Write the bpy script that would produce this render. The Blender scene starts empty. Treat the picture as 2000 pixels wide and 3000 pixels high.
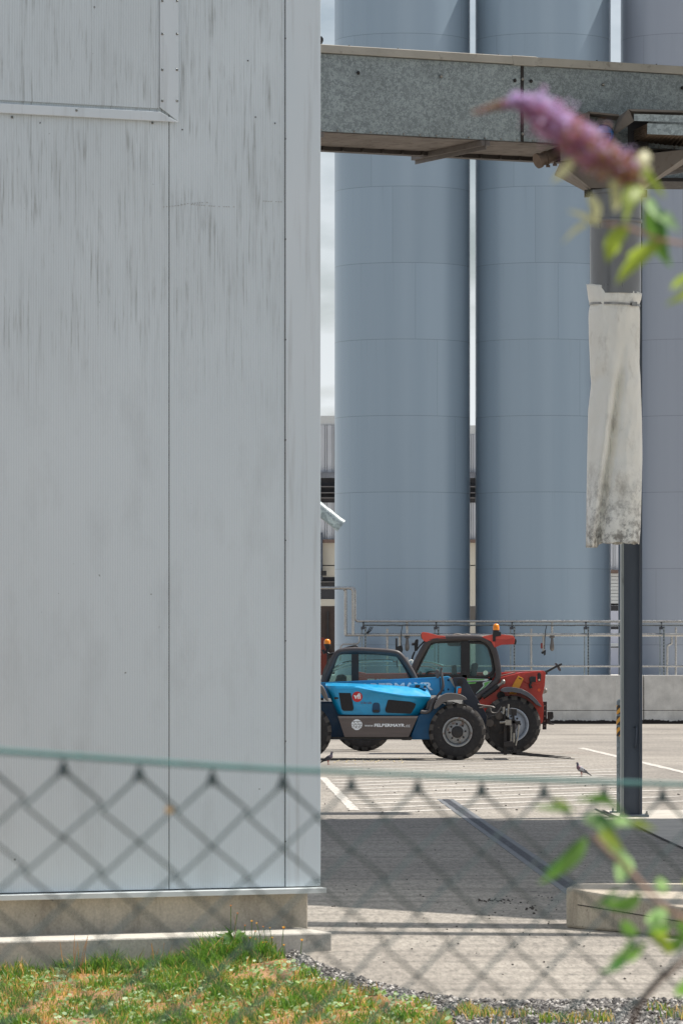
import bpy, bmesh, math, random
import numpy as np
from mathutils import Vector, Matrix, noise as mnoise
R = math.radians
random.seed(7)
rng = np.random.default_rng(7)
S = bpy.context.scene
COL = S.collection

# ------------------------------------------------------------------ camera
F = 14000.0            # focal length in photograph pixels (2000 x 3000)
EYE = 1.9
HOR = 1928.0           # horizon row of the photograph
cam = bpy.data.cameras.new('camera')
cam.sensor_fit = 'VERTICAL'
cam.sensor_height = 36.0
cam.sensor_width = 24.0
cam.lens = F / 3000.0 * 36.0
cam.shift_y = (HOR - 1500.0) / 3000.0
cam.clip_start = 0.1
cam.clip_end = 5000
cam.dof.use_dof = True
cam.dof.focus_distance = 75.0
cam.dof.aperture_fstop = 23.0
camo = bpy.data.objects.new('camera', cam)
COL.objects.link(camo)
camo.location = (0, 0, EYE)
camo.rotation_euler = (R(90), 0, 0)
S.camera = camo

# ------------------------------------------------------------------ sky and sun
SUN_EL, SUN_AZ = 60.0, 26.2          # azimuth measured from +X towards +Y (away from the camera)
w = bpy.data.worlds.new('World')
S.world = w
w.use_nodes = True
nt = w.node_tree
bg = nt.nodes['Background']
sky = nt.nodes.new('ShaderNodeTexSky')
sky.sky_type = 'NISHITA'
sky.sun_disc = False
sky.sun_elevation = R(SUN_EL)
sky.sun_rotation = R(90 - SUN_AZ)
sky.air_density = 1.0
sky.dust_density = 2.0
tc = nt.nodes.new('ShaderNodeTexCoord')
mp = nt.nodes.new('ShaderNodeMapping')
mp.inputs['Scale'].default_value = (1, 1, 2.6)
nz = nt.nodes.new('ShaderNodeTexNoise')
nz.inputs['Scale'].default_value = 3.2
nz.inputs['Detail'].default_value = 8
nz.inputs['Roughness'].default_value = 0.6
rp = nt.nodes.new('ShaderNodeValToRGB')
rp.color_ramp.elements[0].position = 0.44
rp.color_ramp.elements[1].position = 0.66
mx = nt.nodes.new('ShaderNodeMix')
mx.data_type = 'RGBA'
mx.inputs[7].default_value = (11.0, 11.6, 12.2, 1)      # cloud radiance
nt.links.new(tc.outputs['Generated'], mp.inputs['Vector'])
nt.links.new(mp.outputs['Vector'], nz.inputs['Vector'])
nt.links.new(nz.outputs['Fac'], rp.inputs['Fac'])
# haze towards the horizon thickens the cloud
sp_ = nt.nodes.new('ShaderNodeSeparateXYZ'); nt.links.new(tc.outputs['Generated'], sp_.inputs[0])
mr_ = nt.nodes.new('ShaderNodeMapRange'); mr_.inputs['From Min'].default_value = 0.0; mr_.inputs['From Max'].default_value = 0.22
mr_.inputs['To Min'].default_value = 0.95; mr_.inputs['To Max'].default_value = 0.0
nt.links.new(sp_.outputs[2], mr_.inputs['Value'])
n2_ = nt.nodes.new('ShaderNodeTexNoise'); n2_.inputs['Scale'].default_value = 14; n2_.inputs['Detail'].default_value = 6
nt.links.new(mp.outputs['Vector'], n2_.inputs['Vector'])
r2_ = nt.nodes.new('ShaderNodeValToRGB'); r2_.color_ramp.elements[0].position = .36; r2_.color_ramp.elements[1].position = .52
nt.links.new(n2_.outputs['Fac'], r2_.inputs['Fac'])
mm_ = nt.nodes.new('ShaderNodeMath'); mm_.operation = 'MULTIPLY'
nt.links.new(mr_.outputs[0], mm_.inputs[0]); nt.links.new(r2_.outputs['Color'], mm_.inputs[1])
ma_ = nt.nodes.new('ShaderNodeMath'); ma_.operation = 'MAXIMUM'
nt.links.new(rp.outputs['Color'], ma_.inputs[0]); nt.links.new(mm_.outputs[0], ma_.inputs[1])
nt.links.new(ma_.outputs[0], mx.inputs[0])
nt.links.new(sky.outputs['Color'], mx.inputs[6])
nt.links.new(mx.outputs[2], bg.inputs['Color'])
bg.inputs['Strength'].default_value = 0.062

sun = bpy.data.lights.new('sun', 'SUN')
sun.energy = 4.2
sun.angle = R(0.6)
sun.color = (1.0, 0.95, 0.88)
suno = bpy.data.objects.new('sun', sun)
COL.objects.link(suno)
sdir = Vector((math.cos(R(SUN_EL)) * math.cos(R(SUN_AZ)), math.cos(R(SUN_EL)) * math.sin(R(SUN_AZ)), math.sin(R(SUN_EL))))
suno.rotation_euler = sdir.to_track_quat('Z', 'Y').to_euler()
suno.location = (40, 60, 80)

S.view_settings.view_transform = 'Standard'
S.view_settings.look = 'None'
S.view_settings.gamma = 1.0
S.view_settings.exposure = 0.55
S.cycles.use_denoising = True
S.cycles.max_bounces = 8
S.cycles.transparent_max_bounces = 16

# ------------------------------------------------------------------ helpers
def P(px, py, d):
    """photograph pixel at depth d -> point of the place"""
    return Vector(((px - 1000.0) * d / F, d, EYE - (py - HOR) * d / F))
def G(px, py, z=0.0):
    d = F * (EYE - z) / (py - HOR)
    return Vector(((px - 1000.0) * d / F, d, z))
def Z1(x, y):           # crop of the vehicles -> photograph pixel
    return (930 + 0.4592 * x, 1780 + 0.4592 * y)

def srgb(r, g, b):
    f = lambda c: (c / 255 / 12.92) if c / 255 <= 0.04045 else ((c / 255 + 0.055) / 1.055) ** 2.4
    return (f(r), f(g), f(b), 1)

MATS = {}
def new_mat(name):
    m = bpy.data.materials.new(name)
    m.use_nodes = True
    MATS[name] = m
    return m, m.node_tree, m.node_tree.nodes['Principled BSDF']
class NT:
    """small wrapper for wiring nodes"""
    def __init__(s, nt): s.nt = nt
    def n(s, t, **kw):
        o = s.nt.nodes.new(t)
        for k, v in kw.items():
            if k in o.bl_rna.properties: setattr(o, k, v)
            else: o.inputs[k.replace('_', ' ')].default_value = v
        return o
    def l(s, a, b): s.nt.links.new(a, b)
    def coord(s, scale=(1, 1, 1), kind='Object'):
        t = s.n('ShaderNodeTexCoord'); m = s.n('ShaderNodeMapping')
        m.inputs['Scale'].default_value = scale
        s.l(t.outputs[kind], m.inputs['Vector'])
        return m.outputs['Vector']
    def noise(s, vec, scale, detail=4, rough=.55, dist=0):
        o = s.n('ShaderNodeTexNoise'); o.inputs['Scale'].default_value = scale
        o.inputs['Detail'].default_value = detail; o.inputs['Roughness'].default_value = rough
        o.inputs['Distortion'].default_value = dist
        s.l(vec, o.inputs['Vector']); return o.outputs['Fac']
    def ramp(s, fac, stops):
        o = s.n('ShaderNodeValToRGB'); e = o.color_ramp.elements
        while len(e) < len(stops): e.new(0.5)
        for i, (p, c) in enumerate(stops):
            e[i].position = p
            e[i].color = c if hasattr(c, '__len__') else (c, c, c, 1)
        s.l(fac, o.inputs['Fac']); return o.outputs['Color']
    def mix(s, fac, a, b, mode='MIX'):
        o = s.n('ShaderNodeMix'); o.data_type = 'RGBA'; o.blend_type = mode
        for sock, v in ((o.inputs[0], fac), (o.inputs[6], a), (o.inputs[7], b)):
            if hasattr(v, 'is_linked'): s.l(v, sock)
            elif hasattr(v, '__len__'): sock.default_value = v
            else: sock.default_value = v
        return o.outputs[2]
    def math(s, op, a, b=0.0, c=0.0, clamp=False):
        o = s.n('ShaderNodeMath'); o.operation = op; o.use_clamp = clamp
        for i, v in enumerate((a, b, c)):
            if hasattr(v, 'is_linked'): s.l(v, o.inputs[i])
            else: o.inputs[i].default_value = v
        return o.outputs[0]
    def sep(s, vec):
        o = s.n('ShaderNodeSeparateXYZ'); s.l(vec, o.inputs[0]); return o.outputs
    def bump(s, h, strength, dist, bsdf):
        o = s.n('ShaderNodeBump'); o.inputs['Strength'].default_value = strength
        o.inputs['Distance'].default_value = dist
        s.l(h, o.inputs['Height']); s.l(o.outputs[0], bsdf.inputs['Normal'])

def M(name, col, rough=.6, metal=0.0, var=.18, scale=4.0, stretch=(1, 1, 1), bump=0.0, bscale=60.0, dirt=None, dirt_pos=.6, spec=None):
    """plain worn surface: two noises of variation, optional dirt and fine bump"""
    if name in MATS: return MATS[name]
    m, t, b = new_mat(name); q = NT(t)
    v = q.coord(stretch)
    a = q.noise(v, scale, 5)
    lo = tuple(c * (1 - var) for c in col[:3]) + (1,)
    hi = tuple(min(1, c * (1 + var)) for c in col[:3]) + (1,)
    c = q.ramp(a, [(.3, lo), (.7, hi)])
    if dirt is not None:
        f = q.ramp(q.noise(v, scale * 2.3, 7, .65), [(dirt_pos, 0.0), (dirt_pos + .14, 1.0)])
        c = q.mix(f, c, dirt)
    q.l(c, b.inputs['Base Color'])
    rr = q.ramp(q.noise(v, scale * 3, 3), [(.3, max(0, rough - .08)), (.7, min(1, rough + .1))])
    q.l(rr, b.inputs['Roughness'])
    b.inputs['Metallic'].default_value = metal
    if spec is not None: b.inputs['Specular IOR Level'].default_value = spec
    if bump: q.bump(q.noise(q.coord(), bscale, 5), bump, .01, b)
    return m

class MB:
    def __init__(s): s.v, s.f, s.mi, s.cur = [], [], [], 0
    def add(s, vs, fs):
        o = len(s.v)
        s.v += [tuple(p) for p in vs]
        for f in fs:
            s.f.append(tuple(i + o for i in f)); s.mi.append(s.cur)
        return s
    def hexa(s, a, b):       # a, b: two opposite quads, same winding
        return s.add(list(a) + list(b), [(3, 2, 1, 0), (4, 5, 6, 7), (0, 1, 5, 4), (1, 2, 6, 5), (2, 3, 7, 6), (3, 0, 4, 7)])
    def box(s, x0, x1, y0, y1, z0, z1):
        return s.hexa([(x0, y0, z0), (x1, y0, z0), (x1, y0, z1), (x0, y0, z1)], [(x0, y1, z0), (x1, y1, z0), (x1, y1, z1), (x0, y1, z1)])
    def extr(s, pts, vec):
        pts = [Vector(p) for p in pts]; vec = Vector(vec); n = len(pts)
        vs = pts + [p + vec for p in pts]
        fs = [tuple(range(n)), tuple(range(2 * n - 1, n - 1, -1))] + [(i, i + n, (i + 1) % n + n, (i + 1) % n) for i in range(n)]
        return s.add(vs, fs)
    def zp(s, poly, d0, d1, conv=Z1):     # crop polygon at depth d0 extruded straight back to d1
        return s.extr([P(*conv(x, y), d0) for x, y in poly], (0, d1 - d0, 0))
    def tube(s, pts, r, n=8, closed=False, cap=True):
        pts = [Vector(p) for p in pts]; m = len(pts)
        rs = r if hasattr(r, '__len__') else [r] * m
        up = None; rings = []
        for i, p in enumerate(pts):
            if closed: t = pts[(i + 1) % m] - pts[i - 1]
            else: t = pts[min(i + 1, m - 1)] - pts[max(i - 1, 0)]
            t.normalize()
            if up is None:
                up = t.orthogonal().normalized()
            up = (up - t * up.dot(t)); 
            if up.length < 1e-6: up = t.orthogonal()
            up.normalize(); sd = t.cross(up)
            rings.append([p + (up * math.cos(k * 2 * math.pi / n) + sd * math.sin(k * 2 * math.pi / n)) * rs[i] for k in range(n)])
        vs = [q for rg in rings for q in rg]; fs = []
        for i in range(m if closed else m - 1):
            j = (i + 1) % m
            for k in range(n):
                fs.append((i * n + k, i * n + (k + 1) % n, j * n + (k + 1) % n, j * n + k))
        if cap and not closed:
            fs.append(tuple(range(n - 1, -1, -1))); fs.append(tuple(range((m - 1) * n, m * n)))
        return s.add(vs, fs)
    def lathe(s, prof, c, axis='Z', n=32, cap=True):   # prof: (r, h) along the axis
        c = Vector(c); vs = []; fs = []
        for r, h in prof:
            for k in range(n):
                a = 2 * math.pi * k / n; u, v = r * math.cos(a), r * math.sin(a)
                vs.append(c + (Vector((u, v, h)) if axis == 'Z' else Vector((u, h, v)) if axis == 'Y' else Vector((h, u, v))))
        for i in range(len(prof) - 1):
            for k in range(n):
                fs.append((i * n + k, i * n + (k + 1) % n, (i + 1) * n + (k + 1) % n, (i + 1) * n + k))
        if cap:
            fs.append(tuple(range(n - 1, -1, -1))); m = len(prof) - 1
            fs.append(tuple(range(m * n, m * n + n)))
        return s.add(vs, fs)
    def sphere(s, c, r, n=10, m=6, half=False):
        rx, ry, rz = r if hasattr(r, '__len__') else (r, r, r); c = Vector(c)
        vs, fs = [], []
        lo = 0 if half else -math.pi / 2
        for i in range(m + 1):
            e = lo + (math.pi / 2 - lo) * i / m
            for k in range(n):
                a = 2 * math.pi * k / n
                vs.append(c + Vector((rx * math.cos(e) * math.cos(a), ry * math.cos(e) * math.sin(a), rz * math.sin(e))))
        for i in range(m):
            for k in range(n):
                fs.append((i * n + k, i * n + (k + 1) % n, (i + 1) * n + (k + 1) % n, (i + 1) * n + k))
        return s.add(vs, fs)
    def build(s, name, mat, parent=None, smooth=None, bevel=0.0, local=False, fix=True):
        me = bpy.data.meshes.new(name)
        off = Vector((0, 0, 0))
        if parent is not None and not local:
            q = parent
            while q is not None: off = off + Vector(q.location); q = q.parent
        me.from_pydata([(p[0] - off.x, p[1] - off.y, p[2] - off.z) for p in s.v], [], s.f)
        ms = mat if isinstance(mat, (list, tuple)) else [mat]
        for m in ms: me.materials.append(m)
        if len(ms) > 1: me.polygons.foreach_set('material_index', s.mi)
        if fix and len(s.f) < 60000:
            bm = bmesh.new(); bm.from_mesh(me)
            bmesh.ops.recalc_face_normals(bm, faces=bm.faces)
            bm.to_mesh(me); bm.free()
        if smooth:
            me.shade_smooth()
            me.set_sharp_from_angle(angle=R(smooth))
        me.update()
        o = bpy.data.objects.new(name, me)
        COL.objects.link(o)
        if parent is not None: o.parent = parent
        if bevel:
            b = o.modifiers.new('bevel', 'BEVEL'); b.width = bevel; b.segments = 2; b.limit_method = 'ANGLE'; b.angle_limit = R(35)
            b.harden_normals = False
        return o

DOTS = {}
def dots(name, pts, rad, mat, parent, n=8, m=5):
    """small repeated parts (screws, bolts): one mesh, one object per piece, in the parent's own coordinates"""
    rad = tuple(rad) if hasattr(rad, '__len__') else (rad,) * 3
    k = (name, rad, mat.name)
    for q_ in pts:
        if k not in DOTS:
            mb = MB(); mb.sphere((0, 0, 0), rad, n, m); o = mb.build(name, mat, None, smooth=60); DOTS[k] = o
        else:
            o = DOTS[k].copy(); COL.objects.link(o)
        o.parent = parent; o.location = q_
def thing(name, label, cat, loc, rz=0.0, group=None):
    o = bpy.data.objects.new(name, None); COL.objects.link(o)
    o.empty_display_size = .2
    o.location = loc; o.rotation_euler = (0, 0, rz)
    o['label'] = label; o['category'] = cat
    if group: o['group'] = group
    return o
def tag(o, label, cat, group=None, kind=None):
    if label: o['label'] = label
    if cat: o['category'] = cat
    if group: o['group'] = group
    if kind: o['kind'] = kind
    return o
def text(name, body, mat, parent, loc, width=None, height=None, rot=(R(90), 0, 0), bold=0.0, depth=.002):
    cu = bpy.data.curves.new(name, 'FONT'); cu.body = body; cu.size = 1.0
    cu.offset = bold; cu.extrude = 0.002; cu.align_x = 'LEFT'
    o = bpy.data.objects.new(name, cu); COL.objects.link(o)
    bpy.context.view_layer.update()
    me = bpy.data.meshes.new_from_object(o.evaluated_get(bpy.context.evaluated_depsgraph_get()))
    bpy.data.objects.remove(o); bpy.data.curves.remove(cu)
    n = len(me.vertices); a = np.empty(n * 3); me.vertices.foreach_get('co', a); a = a.reshape(-1, 3)
    x0, x1, y0, y1 = a[:, 0].min(), a[:, 0].max(), a[:, 1].min(), a[:, 1].max()
    a[:, 0] -= x0; a[:, 1] -= y0
    sx = width / (x1 - x0) if width else 1; sy = height / (y1 - y0) if height else sx
    if not width: sx = sy
    a[:, 0] *= sx; a[:, 1] *= sy; a[:, 2] *= depth / .002
    me.vertices.foreach_set('co', a.ravel()); me.materials.clear(); me.materials.append(mat); me.update()
    o = bpy.data.objects.new(name, me); COL.objects.link(o)
    off = Vector((0, 0, 0)); q = parent
    while q is not None: off = off + Vector(q.location); q = q.parent
    o.parent = parent; o.location = Vector(loc) - off; o.rotation_euler = rot
    return o

# ------------------------------------------------------------------ shared materials
def m_ground():
    m, t, b = new_mat('yard_concrete'); q = NT(t)
    v = q.coord()
    big = q.noise(q.coord((.25, .10, 1)), 1.0, 5, .6)
    c = q.ramp(big, [(.32, srgb(124, 118, 110)), (.52, srgb(146, 139, 129)), (.72, srgb(164, 157, 146))])
    sp = q.ramp(q.noise(q.coord((40, 5, 1)), 1.0, 4, .7, .6), [(.32, .68), (.5, 1.0), (.68, 1.18)])
    c = q.mix(1.0, c, sp, 'MULTIPLY')
    sp = q.ramp(q.noise(q.coord((19, 2.6, 1)), 1.0, 4, .65), [(.34, .72), (.5, 1.0), (.68, 1.15)])
    c = q.mix(1.0, c, sp, 'MULTIPLY')
    pit = q.ramp(q.noise(q.coord((30, 3.4, 1)), 1.0, 2, .5), [(.70, 1.0), (.76, .45)])
    c = q.mix(1.0, c, pit, 'MULTIPLY')
    tr = q.ramp(q.noise(q.coord((.35, 2.2, 1)), 1.2, 6, .62), [(.36, .72), (.5, .98), (.66, 1.08)])
    c = q.mix(1.0, c, tr, 'MULTIPLY')
    spot = q.ramp(q.noise(q.coord((2.0, .8, 1)), 2.1, 3, .5), [(.735, 0.0), (.77, .8)])
    c = q.mix(spot, c, srgb(70, 64, 60))
    q.l(c, b.inputs['Base Color'])
    b.inputs['Roughness'].default_value = .85
    q.bump(q.noise(v, 110, 4, .7), .35, .01, b)
    return m
def m_concrete(name, col, stain=srgb(90, 84, 76), pos=.58, vert=True, spots=True):
    m, t, b = new_mat(name); q = NT(t)
    v = q.coord()
    a = q.noise(v, 2.5, 6, .6)
    lo = tuple(c * .78 for c in col[:3]) + (1,); hi = tuple(min(1, c * 1.12) for c in col[:3]) + (1,)
    c = q.ramp(a, [(.3, lo), (.7, hi)])
    f = q.ramp(q.noise(q.coord((3, 3, .7) if vert else (1, 1, 1)), 1.6, 7, .65), [(pos, 0.0), (pos + .2, .6)])
    c = q.mix(f, c, stain)
    if spots:
        g = q.ramp(q.noise(v, 26, 2, .5), [(.72, 0.0), (.76, .7)])
        c = q.mix(g, c, srgb(60, 56, 52))
    c = q.mix(1.0, c, q.ramp(q.noise(v, 60, 3, .7), [(.3, .82), (.7, 1.12)]), 'MULTIPLY')
    q.l(c, b.inputs['Base Color']); b.inputs['Roughness'].default_value = .88
    q.bump(q.noise(v, 45, 5, .65), .3, .01, b)
    return m
def m_galv(name, k=1.0, rough=.5, metal=.35, sc=46):
    m, t, b = new_mat(name); q = NT(t)
    vv = q.n('ShaderNodeTexVoronoi'); vv.inputs['Scale'].default_value = sc
    v = q.coord()
    wv = q.n('ShaderNodeTexNoise'); wv.inputs['Scale'].default_value = sc * .8; wv.inputs['Detail'].default_value = 4
    q.l(v, wv.inputs['Vector'])
    vec = q.mix(.12, v, wv.outputs['Color'])
    q.l(vec, vv.inputs['Vector'])
    s = q.sep(vv.outputs['Color'])
    c = q.ramp(s[0], [(.25, tuple(x * k for x in srgb(116, 124, 126)[:3]) + (1,)), (.8, tuple(x * k for x in srgb(148, 157, 158)[:3]) + (1,))])
    c = q.mix(1.0, c, q.ramp(q.noise(v, 1.2, 4), [(.3, .82), (.7, 1.1)]), 'MULTIPLY')
    q.l(c, b.inputs['Base Color']); b.inputs['Metallic'].default_value = metal
    q.l(q.ramp(s[1], [(0, rough - .1), (1, rough + .12)]), b.inputs['Roughness'])
    return m
def m_cladding():
    """light grey micro-ribbed sheet with dark vertical dirt runs"""
    m, t, b = new_mat('ribbed_cladding'); q = NT(t)
    v = q.coord(); s = q.sep(v)
    base = q.ramp(q.noise(q.coord((.5, 1, .35)), 1.1, 4), [(.3, srgb(207, 218, 223)), (.7, srgb(214, 224, 228))])
    # fine runs, one rib wide
    st = q.noise(q.coord((56, 1, 2.4)), 1.0, 3, .55)
    st2 = q.noise(q.coord((5.0, 1, 1.9)), 1.0, 5, .65)
    st3 = q.noise(q.coord((22, 1, 1.5)), 1.0, 3, .5)
    hm = q.n('ShaderNodeMapRange'); hm.interpolation_type = 'SMOOTHERSTEP'
    q.l(s[2], hm.inputs['Value'])
    hm.inputs['From Min'].default_value = 3.0; hm.inputs['From Max'].default_value = 4.5
    top = hm.outputs[0]
    patch = q.ramp(st2, [(.40, .06), (.60, 1.0)])
    f1 = q.math('MULTIPLY', q.ramp(st, [(.53, 0.0), (.66, 1.0)]), patch)
    f3 = q.math('MULTIPLY', q.ramp(st3, [(.50, 0.0), (.68, 1.0)]), patch)
    f = q.math('ADD', q.math('MULTIPLY', f1, .46), q.math('MULTIPLY', f3, .20), clamp=True)
    film = q.math('MULTIPLY', q.ramp(q.noise(q.coord((.8, 1, .6)), 1.2, 4), [(.35, 0.0), (.7, 1.0)]), .14)
    f = q.math('MULTIPLY', q.math('ADD', f, film, clamp=True), top)
    low = q.math('MULTIPLY', q.ramp(q.noise(q.coord((2.2, 1, .9)), 1.5, 6, .65), [(.5, 0.0), (.75, .25)]), .7)
    f = q.math('MAXIMUM', f, low)
    c = q.mix(f, base, srgb(112, 113, 106))
    spk = q.ramp(q.noise(v, 17, 2, .4), [(.765, 0.0), (.79, .75)])
    c = q.mix(spk, c, srgb(70, 70, 66))
    wv = q.n('ShaderNodeTexWave'); wv.wave_type = 'BANDS'; wv.bands_direction = 'X'; wv.wave_profile = 'SIN'
    wv.inputs['Scale'].default_value = 18.3
    wv.inputs['Distortion'].default_value = 0
    q.l(v, wv.inputs['Vector'])
    c = q.mix(1.0, c, q.ramp(wv.outputs['Fac'], [(0, .925), (1, 1.02)]), 'MULTIPLY')
    q.l(c, b.inputs['Base Color']); b.inputs['Roughness'].default_value = .5
    q.bump(wv.outputs['Fac'], .25, .003, b)
    return m
def m_trim():
    m, t, b = new_mat('smooth_cladding'); q = NT(t)
    v = q.coord()
    base = q.ramp(q.noise(q.coord((1, 1, .3)), 1.6, 4), [(.3, srgb(205, 216, 221)), (.7, srgb(214, 222, 226))])
    f = q.ramp(q.noise(q.coord((16, 1, .8)), 1.0, 5, .6), [(.52, 0.0), (.8, .45)])
    c = q.mix(f, base, srgb(130, 128, 120))
    q.l(c, b.inputs['Base Color']); b.inputs['Roughness'].default_value = .42
    q.bump(q.noise(q.coord((1, 1, .5)), 3, 3), .15, .02, b)
    return m
def m_silo(name, c0, c1):
    m, t, b = new_mat(name); q = NT(t)
    v = q.coord(); s = q.sep(v)
    base = q.ramp(q.noise(q.coord((1.6, 1.6, .05)), 1.0, 4, .5), [(.25, c0), (.75, c1)])
    # horizontal weld seams every 2.272 m (object origin lies on a seam)
    zz = q.math('DIVIDE', s[2], 2.272)
    fr = q.math('FRACT', zz)
    dist = q.math('ABSOLUTE', q.math('SUBTRACT', q.math('FRACT', q.math('ADD', zz, .5)), .5))
    seam = q.math('LESS_THAN', dist, .0042)
    # vertical seams: one per sheet, shifted from course to course
    ang = q.math('ARCTAN2', s[1], s[0])
    row = q.math('FLOOR', zz)
    a = q.math('ADD', q.math('DIVIDE', ang, 2 * math.pi), q.math('MULTIPLY', q.math('SINE', q.math('MULTIPLY', row, 12.7)), .41))
    fa = q.math('ABSOLUTE', q.math('SUBTRACT', q.math('FRACT', q.math('MULTIPLY', a, 3.0)), .5))
    vs = q.math('MULTIPLY', q.math('LESS_THAN', fa, .0021), .22)
    wn = q.n('ShaderNodeTexWhiteNoise'); wn.noise_dimensions = '2D'
    cb = q.n('ShaderNodeCombineXYZ'); q.l(row, cb.inputs[0]); q.l(q.math('FLOOR', q.math('ADD', q.math('MULTIPLY', a, 3.0), .5)), cb.inputs[1]); q.l(cb.outputs[0], wn.inputs['Vector'])
    base = q.mix(1.0, base, q.ramp(wn.outputs['Value'], [(0, .955), (1, 1.03)]), 'MULTIPLY')
    drip = q.math('MULTIPLY', q.ramp(q.noise(q.coord((9, 9, .25)), 1.0, 4, .6), [(.56, 0.0), (.74, .10)]), q.math('POWER', fr, 2.0))
    base = q.mix(drip, base, srgb(86, 92, 98))
    sm = q.math('MAXIMUM', q.math('MULTIPLY', seam, .36), vs)
    c = q.mix(sm, base, srgb(52, 58, 66))
    sp = q.ramp(q.noise(v, 5, 2, .4), [(.80, 0.0), (.815, .5)])
    c = q.mix(sp, c, srgb(170, 176, 180))
    q.l(c, b.inputs['Base Color']); b.inputs['Roughness'].default_value = .30
    b.inputs['Metallic'].default_value = 0.18
    b.inputs['Specular IOR Level'].default_value = .8
    wob = q.noise(q.coord((1, 1, .35)), .8, 3)
    q.bump(wob, .03, .1, b)
    return m
def m_paint(name, col, rough=.38, dirt=srgb(96, 88, 78), dpos=.60, coat=.25):
    m, t, b = new_mat(name); q = NT(t)
    v = q.coord()
    lo = tuple(c * .85 for c in col[:3]) + (1,); hi = tuple(min(1, c * 1.1) for c in col[:3]) + (1,)
    c = q.ramp(q.noise(v, 3, 5), [(.3, lo), (.7, hi)])
    f = q.ramp(q.noise(q.coord((1, 1, 2.2)), 3.5, 8, .7), [(dpos, 0.0), (dpos + .2, .55)])
    c = q.mix(f, c, dirt)
    q.l(c, b.inputs['Base Color'])
    q.l(q.ramp(q.noise(v, 8, 5), [(.3, rough - .08), (.7, rough + .2)]), b.inputs['Roughness'])
    b.inputs['Coat Weight'].default_value = coat
    return m
def m_glass():
    m, t, b = new_mat('tinted_glass'); q = NT(t)
    t.nodes.remove(b)
    out = t.nodes['Material Output']
    tr = q.n('ShaderNodeBsdfTransparent'); tr.inputs['Color'].default_value = (.62, .80, .77, 1)
    gl = q.n('ShaderNodeBsdfGlossy'); gl.inputs['Roughness'].default_value = .03
    gl.inputs['Color'].default_value = (.8, .95, .95, 1)
    fr = q.n('ShaderNodeFresnel'); fr.inputs['IOR'].default_value = 1.5
    mx = q.n('ShaderNodeMixShader')
    df = q.n('ShaderNodeBsdfDiffuse'); df.inputs['Color'].default_value = (.03, .10, .10, 1)
    m2 = q.n('ShaderNodeMixShader'); m2.inputs[0].default_value = .12
    q.l(tr.outputs[0], m2.inputs[1]); q.l(df.outputs[0], m2.inputs[2])
    q.l(fr.outputs[0], mx.inputs[0]); q.l(m2.outputs[0], mx.inputs[1]); q.l(gl.outputs[0], mx.inputs[2])
    q.l(mx.outputs[0], out.inputs['Surface'])
    return m

GROUND = m_ground()
CLAD, TRIM = m_cladding(), m_trim()
GALV = m_galv('galvanised_sheet', 1.3)
GALVD = m_galv('galvanised_dull', 1.18)
CAPM = M('girder_cap_metal', srgb(176, 171, 160), .55, .2, .12, 2.5, dirt=srgb(110, 102, 92))
STEEL = M('dark_steel_paint', srgb(80, 88, 99), .5, .0, .12, 3, stretch=(1, 1, .3), dirt=srgb(88, 88, 86), dirt_pos=.66)
RUSTY = M('dirty_dark_iron', srgb(52, 49, 48), .6, .3, .3, 6, dirt=srgb(92, 74, 58), dirt_pos=.6)
CHROME = M('bare_bolt_metal', srgb(150, 146, 138), .35, .8, .15, 20)
BLACK = M('black_plastic', srgb(34, 33, 34), .5, 0, .2, 8)
GREYP = M('grey_plastic', srgb(86, 82, 82), .55, 0, .15, 5, dirt=srgb(128, 120, 110), dirt_pos=.62)
RUBBER = M('tyre_rubber', srgb(42, 40, 40), .82, 0, .22, 6, bump=.3, bscale=30, dirt=srgb(104, 96, 86), dirt_pos=.62)
LUGM = M('tyre_lug_dust', srgb(74, 70, 66), .85, 0, .25, 9)
PIPE = M('stainless_pipe', srgb(176, 174, 170), .28, .95, .12, 3)
GLASS = m_glass()
WHITEP = M('white_lettering', srgb(236, 240, 242), .6, 0, .06, 12, dirt=srgb(160, 160, 158), dirt_pos=.7)

# ------------------------------------------------------------------ ground
def sstep(x): x = np.clip(x, 0, 1); return x * x * (3 - 2 * x)
def gh(x, y):
    """the yard falls a little towards the grass by the clad building"""
    return -0.11 * sstep((-x + .1) / 1.6) * sstep((33.5 - y) / 3.5)
def sheet(name, poly, mat, lift, res=.25, kind='structure', clip=None):
    """a sheet over a ground polygon, following the ground's height"""
    bm = bmesh.new()
    vs = [bm.verts.new((p[0], p[1], 0)) for p in poly]
    bm.faces.new(vs)
    xs = [p[0] for p in poly]; ys = [p[1] for p in poly]
    if res:
        for ax, (lo, hi) in enumerate(((min(xs), max(xs)), (min(ys), max(ys)))):
            n = int((hi - lo) / res)
            for i in range(1, n + 1):
                co = [0, 0, 0]; no = [0, 0, 0]; co[ax] = lo + i * res; no[ax] = 1
                bmesh.ops.bisect_plane(bm, geom=bm.verts[:] + bm.edges[:] + bm.faces[:], plane_co=co, plane_no=no)
    for v in bm.verts: v.co.z = float(gh(v.co.x, v.co.y)) + lift
    bmesh.ops.recalc_face_normals(bm, faces=bm.faces)
    me = bpy.data.meshes.new(name); bm.to_mesh(me); bm.free()
    if len(me.polygons) and me.polygons[0].normal.z < 0: me.flip_normals()
    me.materials.append(mat)
    o = bpy.data.objects.new(name, me); COL.objects.link(o); o['kind'] = kind
    return o
g = MB()
xs = sorted(set([-900, -200, -60, -20, -8] + [round(-4 + .4 * i, 3) for i in range(24)] + [8, 20, 60, 200, 900]))
ys = sorted(set([-300, -50, 0, 10, 20] + [round(22 + .5 * i, 3) for i in range(28)] + [40, 60, 100, 200, 500, 3000]))
vv = [(x, y, float(gh(x, y))) for y in ys for x in xs]
nx = len(xs)
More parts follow.
